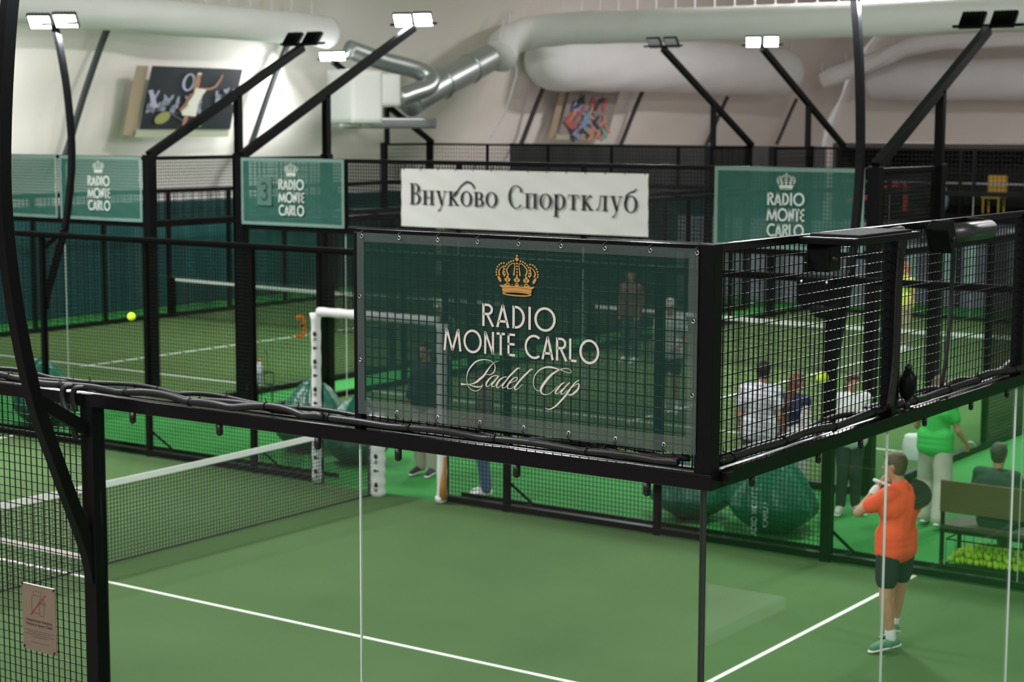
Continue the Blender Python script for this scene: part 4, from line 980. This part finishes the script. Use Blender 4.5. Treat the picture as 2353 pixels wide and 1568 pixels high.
def person(label, loc, rz, H=1.75, pose={}, top=None, sleeve='short', bottom=None, legs='long', shoes=(.8, .8, .8), hair=(.05, .03, .02), long_hair=False, cap=None, wide=1.0, skirt=False, vest=None, fist='LR', socks=None, loose=1.0, wide_legs=1.0):
    t = thing('person', label, 'person', (loc[0], loc[1], loc[2] if len(loc) > 2 else 0), rz)
    J = {k_: V(v) for k_, v in {**STAND, **pose}.items()}; sc = H / 1.75
    for k_ in J:
        if k_ != 'face': J[k_] = J[k_] * sc
    fd = J['face'].normalized(); upd = V((0, 0, 1)); fr_ = fd.cross(upd).normalized(); up_ = fr_.cross(fd)
    hd = J['head']; c = lambda a, b, r0, r1, mb, **kw: mb.cap(a, b, r0 * sc, r1 * sc, **kw)
    hp = (J['hipL'] + J['hipR']) / 2; ch = (J['shL'] + J['shR']) / 2
    sdir = (J['shR'] - J['shL']).normalized(); hdir = (J['hipR'] - J['hipL']).normalized()
    fw_ = sdir.cross(upd) * -1
    M3 = Matrix((fr_, fd, up_)).transposed()
    b = MB()
    # head: skull, jaw, nose, ears
    b.sphere(hd + up_ * .015 * sc - fd * .008 * sc, (.074 * sc, .092 * sc, .098 * sc), 16, 12, M3)
    b.sphere(hd + fd * .022 * sc - up_ * .055 * sc, (.054 * sc, .062 * sc, .062 * sc), 12, 9, M3)
    b.cap(hd + fd * .085 * sc + up_ * .012 * sc, hd + fd * .104 * sc - up_ * .022 * sc, .010 * sc, .015 * sc)
    for s_ in (-1, 1): b.sphere(hd + fr_ * s_ * .077 * sc - fd * .005 * sc, (.012 * sc, .022 * sc, .032 * sc), 8, 6, M3)
    c(J['neck'] - upd * .03, hd - up_ * .04 * sc - fd * .012, .058, .052, b)
    # trunk
    def trunk(mb, g=0.0, lo=0):
        k0, k1 = .108 + g, .125 + g
        mb.cap(ch + sdir * -.085 * sc * wide - upd * .10 * sc, ch + sdir * .085 * sc * wide - upd * .10 * sc, k1 * sc, k1 * sc, flat=fw_, k=.88)
        mb.cap(ch - upd * .12 * sc, hp + upd * (.13 - lo) * sc, k1 * 1.22 * sc * wide, (k0 * 1.15 + .012 * (loose - 1)) * sc * wide, flat=fw_, k=.74)
        mb.cap(hp + hdir * -.055 * sc * wide + upd * .04 * sc, hp + hdir * .055 * sc * wide + upd * .04 * sc, (k0 + .004) * sc, (k0 + .004) * sc, flat=hdir.cross(upd), k=.92)
        for s_ in ('L', 'R'): mb.cap(ch - upd * .02 * sc, J['sh' + s_], .07 * sc + g * sc, (.058 + g) * sc)
        mb.cap(ch - upd * .02 * sc, J['neck'] - upd * .02, .08 * sc + g * sc, .055 * sc + g * sc)
    trunk(b)
    for s_ in 'LR':
        c(J['sh' + s_], J['el' + s_], .052, .040, b); c(J['el' + s_], J['wr' + s_], .041, .027, b)
        c(J['hip' + s_], J['kn' + s_], .092, .056, b); d = J['an' + s_] - J['kn' + s_]
        c(J['kn' + s_], J['kn' + s_] + d * .35, .054, .056, b); c(J['kn' + s_] + d * .3, J['an' + s_], .056, .036, b)
        c(J['an' + s_] - upd * .03 * sc, J['toe' + s_], .04, .03, b)
        hdv = (J['wr' + s_] - J['el' + s_]).normalized(); c(J['wr' + s_], J['wr' + s_] + hdv * .075 * sc, .026, .036, b, flat=fw_ if abs(fw_.dot(hdv)) < .9 else upd, k=.62)
    body = remesh(b, 'body', SKIN, t, .012)
    # fingers, joined to the body mesh
    fm = MB()
    for s_ in 'LR':
        w = J['wr' + s_]; d = (w - J['el' + s_]).normalized(); palm = (hp + upd * .2 - w); palm = (palm - d * palm.dot(d)).normalized(); side = d.cross(palm)
        if side.dot(fd) > 0: side = -side
        cur = .9 if s_ in fist else .35
        for q in range(4):
            L_ = (.030, .034, .032, .026)[q] * sc; p = w + d * .088 * sc + side * (q - 1.5) * -.019 * sc; ang = 0
            for j in range(3):
                ang += cur * (.7 if j == 0 else 1); dd = d * math.cos(ang) + palm * math.sin(ang); p2 = p + dd * L_ * (1, .8, .65)[j]
                fm.cap(p, p2, .0095 * sc, .0085 * sc, n=7); p = p2
        p = w + d * .03 * sc - side * .026 * sc; p2 = p + (d * .6 - side * .6 + palm * .4).normalized() * .035 * sc; p3 = p2 + (d + palm * .8).normalized() * .03 * sc
        fm.cap(p, p2, .013 * sc, .010 * sc, n=7); fm.cap(p2, p3, .010 * sc, .009 * sc, n=7)
    me = body.data; bm = bmesh.new(); bm.from_mesh(me); o_ = [bm.verts.new(v) for v in fm.v]
    for f in fm.f: bm.faces.new([o_[i] for i in f]).smooth = True
    bm.to_mesh(me); bm.free()
    # features
    k = MB()
    for s_ in (-1, 1): k.sphere(hd + fd * .082 * sc + fr_ * s_ * .030 * sc + up_ * .012 * sc, (.011 * sc, .008 * sc, .006 * sc), 8, 6, M3)
    k.build('eyes', EYE, t)
    k = MB(); k.sphere(hd + fd * .083 * sc - up_ * .052 * sc, (.020 * sc, .007 * sc, .006 * sc), 8, 6, M3); k.build('mouth', LIP, t)
    hm = mat('hair_%d_%d' % (int(hair[0] * 999), int(hair[1] * 999)), hair, .55, noise=.35, nscale=25, bump=.6, bscale=60)
    h = MB(); h.sphere(hd + up_ * .034 * sc - fd * .022 * sc, (.086 * sc, .097 * sc, .096 * sc), 16, 10, M3); h.sphere(hd - fd * .035 * sc - up_ * .01 * sc, (.078 * sc, .072 * sc, .088 * sc), 14, 9, M3)
    h.sphere(hd + fd * .045 * sc + up_ * .085 * sc, (.06 * sc, .045 * sc, .03 * sc), 12, 8, M3)
    if long_hair:
        h.cap(hd - fd * .06 * sc, J['neck'] - fd * .09 * sc - upd * .08 * sc, .075 * sc, .085 * sc, flat=fd, k=.7); h.cap(J['neck'] - fd * .09 * sc - upd * .05 * sc, J['neck'] - fd * .12 * sc - upd * (.36 if long_hair is True else long_hair) * sc, .09 * sc, .05 * sc, flat=fd, k=.55)
    remesh(h, 'hair', hm, t, .012, 4)
    if cap:
        k = MB(); k.sphere(hd + up_ * .055 * sc - fd * .008 * sc, (.094 * sc, .106 * sc, .085 * sc), 16, 10, M3); k.cap(hd + up_ * .05 * sc + fd * .07 * sc, hd + up_ * .035 * sc + fd * .14 * sc, .06 * sc, .05 * sc, flat=up_, k=.2)
        remesh(k, 'cap', mat('cap_%d' % int(cap[0] * 999), cap, .8), t, .012, 3)
    if top:
        tm = mat('top_%d_%d_%d' % tuple(int(x * 999) for x in top), top, .8, noise=.08, nscale=6, bump=.35, bscale=9)
        k = MB(); trunk(k, .016 * loose, .0); 
        for zz_ in (.11, .05, -.01): k.cap(hp - hdir * .085 * sc + upd * zz_ * sc, hp + hdir * .085 * sc + upd * zz_ * sc, (.122 + .008 * loose) * sc, (.122 + .008 * loose) * sc, flat=hdir.cross(upd), k=.98)
        for s_ in 'LR':
            e = J['el' + s_] if sleeve == 'long' else J['sh' + s_].lerp(J['el' + s_], .55)
            k.cap(J['sh' + s_], e, .066 * sc, (.060 + .008 * loose) * sc)
            if sleeve == 'long': k.cap(J['el' + s_], J['el' + s_].lerp(J['wr' + s_], .93), .06 * sc, .042 * sc)
        sh = remesh(k, 'shirt', tm, t, .014, 6)
    if vest:
        k = MB(); trunk(k, .03); remesh(k, 'vest', mat('vest_%d' % int(vest[2] * 999), vest, .8, noise=.1, nscale=5, bump=.3, bscale=8), t, .016, 4)
    if bottom:
        bmn = mat('bottom_%d_%d_%d' % tuple(int(x * 999) for x in bottom), bottom, .8, noise=.10, nscale=5, bump=.35, bscale=7)
        k = MB(); k.cap(hp + hdir * -.055 * sc * wide + upd * .02 * sc, hp + hdir * .055 * sc * wide + upd * .02 * sc, .122 * sc, .122 * sc, flat=hdir.cross(upd), k=.94)
        for s_ in 'LR':
            kn = J['kn' + s_]; an = J['an' + s_]
            if legs == 'short':
                e = J['hip' + s_].lerp(kn, .62); k.cap(J['hip' + s_], e, .108 * sc, .098 * sc)
            else:
                k.cap(J['hip' + s_], kn, .108 * sc, .078 * wide_legs * sc); k.cap(kn, an.lerp(kn, .04), .078 * wide_legs * sc, .066 * wide_legs * sc)
        remesh(k, 'shorts' if legs == 'short' else 'trousers', bmn, t, .014, 6)
    sm_ = mat('shoe_%d_%d_%d' % tuple(int(x * 999) for x in shoes), shoes, .6)
    for s_ in 'LR':
        a, q = J['an' + s_], J['toe' + s_]; d = (q - a); dn = d.normalized(); sn = dn.cross(V((0, 0, 1))).normalized(); dwn = dn.cross(sn) if dn.cross(sn).z < 0 else -dn.cross(sn)
        k = MB(); k.cap(a + dwn * .028 * sc - dn * .03 * sc, q, .045 * sc, .034 * sc); k.cap(a, a + dwn * .02 * sc + dn * .03 * sc, .046 * sc, .05 * sc); k.cap(a.lerp(q, .5), q, .046 * sc, .040 * sc, flat=dwn, k=.8)
        so = remesh(k, 'shoe', sm_, t, .010, 3)
        k = MB(); k.cap(a + dwn * .058 * sc - dn * .035 * sc, q + dwn * .022 * sc + dn * .015 * sc, .042 * sc, .042 * sc, flat=dwn, k=.32); k.build('sole', mat('white_sole', (.75, .75, .72), .6), so)
        if socks: MB().cap(a, a.lerp(J['kn' + s_], .24), .043 * sc, .046 * sc).build('sock', mat('white_sock', socks, .9), t)
    return t, J, sc
YW = 0.612415
# the player: local x = picture right, local y = away from the camera
pl, J, sc = person('person in orange T-shirt and black shorts swinging back a padel racket', (-2.20, 7.40), YW, 1.78, dict(
    head=(-.02, .02, 1.60), neck=(.03, .0, 1.44), face=(-.9, .42, -.08), shL=(-.10, -.10, 1.36), shR=(.17, .13, 1.37), elL=(-.33, -.02, 1.20), wrL=(-.12, .13, 1.41), elR=(-.05, .38, 1.20), wrR=(-.03, .17, 1.42),
    hipL=(-.07, -.07, .90), hipR=(.09, .07, .90), knL=(-.09, -.10, .48), anL=(-.02, -.06, .10), toeL=(-.18, -.10, .045), knR=(.07, .10, .50), anR=(.04, .16, .16), toeR=(.00, .33, .05)),
    top=(.95, .10, .035), bottom=(.012, .012, .022), legs='short', shoes=(.08, .22, .14), hair=(.11, .07, .04), socks=(.75, .75, .73), loose=1.7, wide=1.06)
wr = J['wrL']
MB().cap(wr.lerp(J['elL'], .14), wr.lerp(J['elL'], .30), .037, .038).build('wristband', mat('white_sock', (.75, .75, .73), .9), pl)
# racket rests across the shoulder
rk = thing('padel_racket', 'dark padel racket held over the shoulder of the orange shirt player', 'racket', pl.location, YW)
h0 = J['wrL'] + V((-.01, .02, .03)); h1 = V((.36, -.12, 1.30)) * sc; dr = (h1 - h0).normalized(); nrm = V((.25, -1, .35)); nrm = (nrm - dr * nrm.dot(dr)).normalized(); sd = dr.cross(nrm)
MB().cap(h0 - dr * .03, h0 + dr * .12, .016, .015).build('grip', WHITE, rk)
tb = h0 + dr * .12; cen = h0 + dr * .33
k = MB(); k.bar(tb, tb + dr * .07 + sd * .05, .018, .03); k.bar(tb, tb + dr * .07 - sd * .05, .018, .03); k.build('throat', BLACK, rk)
k = MB(); vs = []
for face in (-1, 1):
    for i in range(32):
        a = 2 * math.pi * i / 32; vs.append(cen + dr * .155 * math.cos(a) + sd * .135 * math.sin(a) + nrm * face * .017)
k.add(vs, [tuple(range(32)), tuple(range(63, 31, -1))] + [(i, 32 + i, 32 + (i + 1) % 32, (i + 1) % 32) for i in range(32)])
hd_ = k.build('head', mat('racket_black', (.012, .016, .014), .22), rk, .004)
k = MB()
for rr_ in (.10, .065): k.tube([cen + nrm * .0175 + dr * rr_ * math.cos(a) + sd * rr_ * .85 * math.sin(a) for a in [i * math.pi / 12 for i in range(19)]], .002, 5)
k.build('printed_ring', mat('racket_grey_print', (.07, .08, .06), .5), hd_)

AWAY = YW; 
person('dark haired person in white T-shirt seen from behind, left of the long haired woman', (-5.75, 11.75), YW - .25, 1.80, dict(face=(.3, .9, -.15), head=(.03, .06, 1.62)), top=(.70, .72, .78), bottom=(.02, .02, .025), hair=(.012, .010, .010), loose=1.5, wide=1.05)
person('long brown haired woman in navy vest and white sleeves', (-5.42, 12.0), YW - 1.0, 1.66, dict(face=(.35, .95, 0)), top=(.66, .62, .60), sleeve='long', vest=(.018, .03, .085), bottom=(.52, .50, .46), hair=(.16, .075, .035), long_hair=.42, wide_legs=1.25)
person('woman in open white shirt and dark trousers facing the camera, hands held at her chest', (-4.86, 12.33), YW + math.pi + .25, 1.68, dict(elL=(-.24, .04, 1.13), elR=(.24, .04, 1.13), wrL=(-.05, .20, 1.19), wrR=(.05, .21, 1.21), hipL=(-.09, 0, .93), face=(0, .97, -.15), knL=(-.06, .04, .5), toeR=(.2, .12, .035)), top=(.74, .74, .74), sleeve='long', bottom=(.02, .025, .028), hair=(.07, .04, .03), long_hair=.12, shoes=(.62, .55, .50), loose=2.4)
gp_, Jg, _ = person('person in bright green T-shirt and beige trousers holding a white bag', (-3.80, 12.3), YW - .55, 1.74, dict(head=(0, .09, 1.60), face=(.1, .8, -.55), elL=(-.24, .03, 1.14), wrL=(-.12, .22, .98), elR=(.25, .02, 1.12), wrR=(.30, .2, .95), knL=(-.12, .10, .50), knR=(.12, -.04, .49), anR=(.13, -.2, .1), toeR=(.15, -.03, .035)), top=(.05, .50, .09), bottom=(.46, .44, .36), hair=(.13, .07, .04), loose=1.5, wide_legs=1.45)
MB().box(Jg['wrR'] + V((.03, .10, -.02)), (.07, .15, .012), Matrix.Rotation(-.5, 3, 'X')) .build('phone', WHITE) 
ph = bpy.data.objects['phone']; ph.location = gp_.location; ph.rotation_euler = gp_.rotation_euler; tag(ph, 'white phone in the right hand of the green shirt person', 'phone')
bg = thing('tote_bag', 'white crumpled bag held against the beige trousers', 'bag', gp_.location, gp_.rotation_euler.z)
o = pillow(tuple(Jg['wrL'] + V((-.10, .10, -.16))), (.46, .16, .30), 8, .2); o = o.build('bag_body', BOXW, bg)
MB().tube([Jg['wrL'] + V(p) for p in ((-.25, .10, -.05), (-.12, .08, .07), (.0, .08, .06), (.06, .10, -.04))], .012, 6).build('handle', WHITE, bg)
SIT = dict(head=(0, .02, 1.19), neck=(0, -.02, 1.03), shL=(-.19, -.02, .985), shR=(.19, -.02, .985), elL=(-.26, .04, .72), elR=(.27, .10, .74), wrL=(-.18, .28, .66), wrR=(.24, .28, .86), hipL=(-.10, .0, .53), hipR=(.10, .0, .53), knL=(-.14, .44, .52), knR=(.14, .44, .52), anL=(-.14, .48, .09), anR=(.14, .48, .09), toeL=(-.15, .66, .035), toeR=(.15, .66, .035))
person('seated person with short hair in dark green shirt on the bench, seen from behind', (-2.47, 10.66, 0), -.10, 1.78, SIT, top=(.018, .045, .032), bottom=(.03, .035, .04), hair=(.05, .04, .03), wide=1.12)
person('seated person in white shirt on the bench cut by the right edge', (-1.83, 10.66, 0), .35, 1.72, SIT, top=(.70, .66, .60), bottom=(.25, .24, .22), hair=(.30, .22, .12))
person('person in dark top and khaki trousers behind the doorway, seen through the banner', (-10.32, 11.25), YW + 2.6, 1.76, dict(wrR=(.14, .25, 1.0)), top=(.012, .015, .02), sleeve='long', bottom=(.42, .42, .33), shoes=(.02, .02, .03), hair=(.03, .025, .02), wide_legs=1.3, wide=1.1)
person('smaller person in blue jeans and white shoes behind the banner', (-8.92, 10.62), YW + 1.6, 1.56, dict(wrL=(-.08, .22, 1.05), wrR=(.08, .22, 1.05)), top=(.35, .27, .22), bottom=(.085, .14, .26), shoes=(.8, .79, .76), hair=(.2, .12, .07), wide_legs=1.2)
person('player in white shirt, pale cap and dark shorts, seen through the near banner', (-10.3, 17.5), YW + 2.9, 1.82, dict(wrL=(-.14, .25, 1.0), wrR=(.16, .28, 1.02)), top=(.74, .76, .78), bottom=(.03, .035, .05), legs='short', cap=(.7, .68, .6), hair=(.2, .15, .1), socks=(.75, .75, .73), loose=1.6)
person('distant player in yellow green shirt and khaki trousers beyond the far net', (-10.45, 27.3), YW + 1.9, 1.80, dict(), top=(.55, .62, .10), bottom=(.33, .27, .17), hair=(.25, .12, .06))
person('distant person with a white cap above the doorway top bar, behind the banner', (-13.5, 15.7), YW + 2.8, 1.75, dict(), top=(.12, .2, .2), bottom=(.05, .06, .07), cap=(.72, .74, .72))
person('distant person in a rusty red top on the middle court, faint behind the banner', (-14.0, 22.4), YW + 2.5, 1.80, dict(), top=(.16, .05, .035), sleeve='long', bottom=(.05, .06, .07))
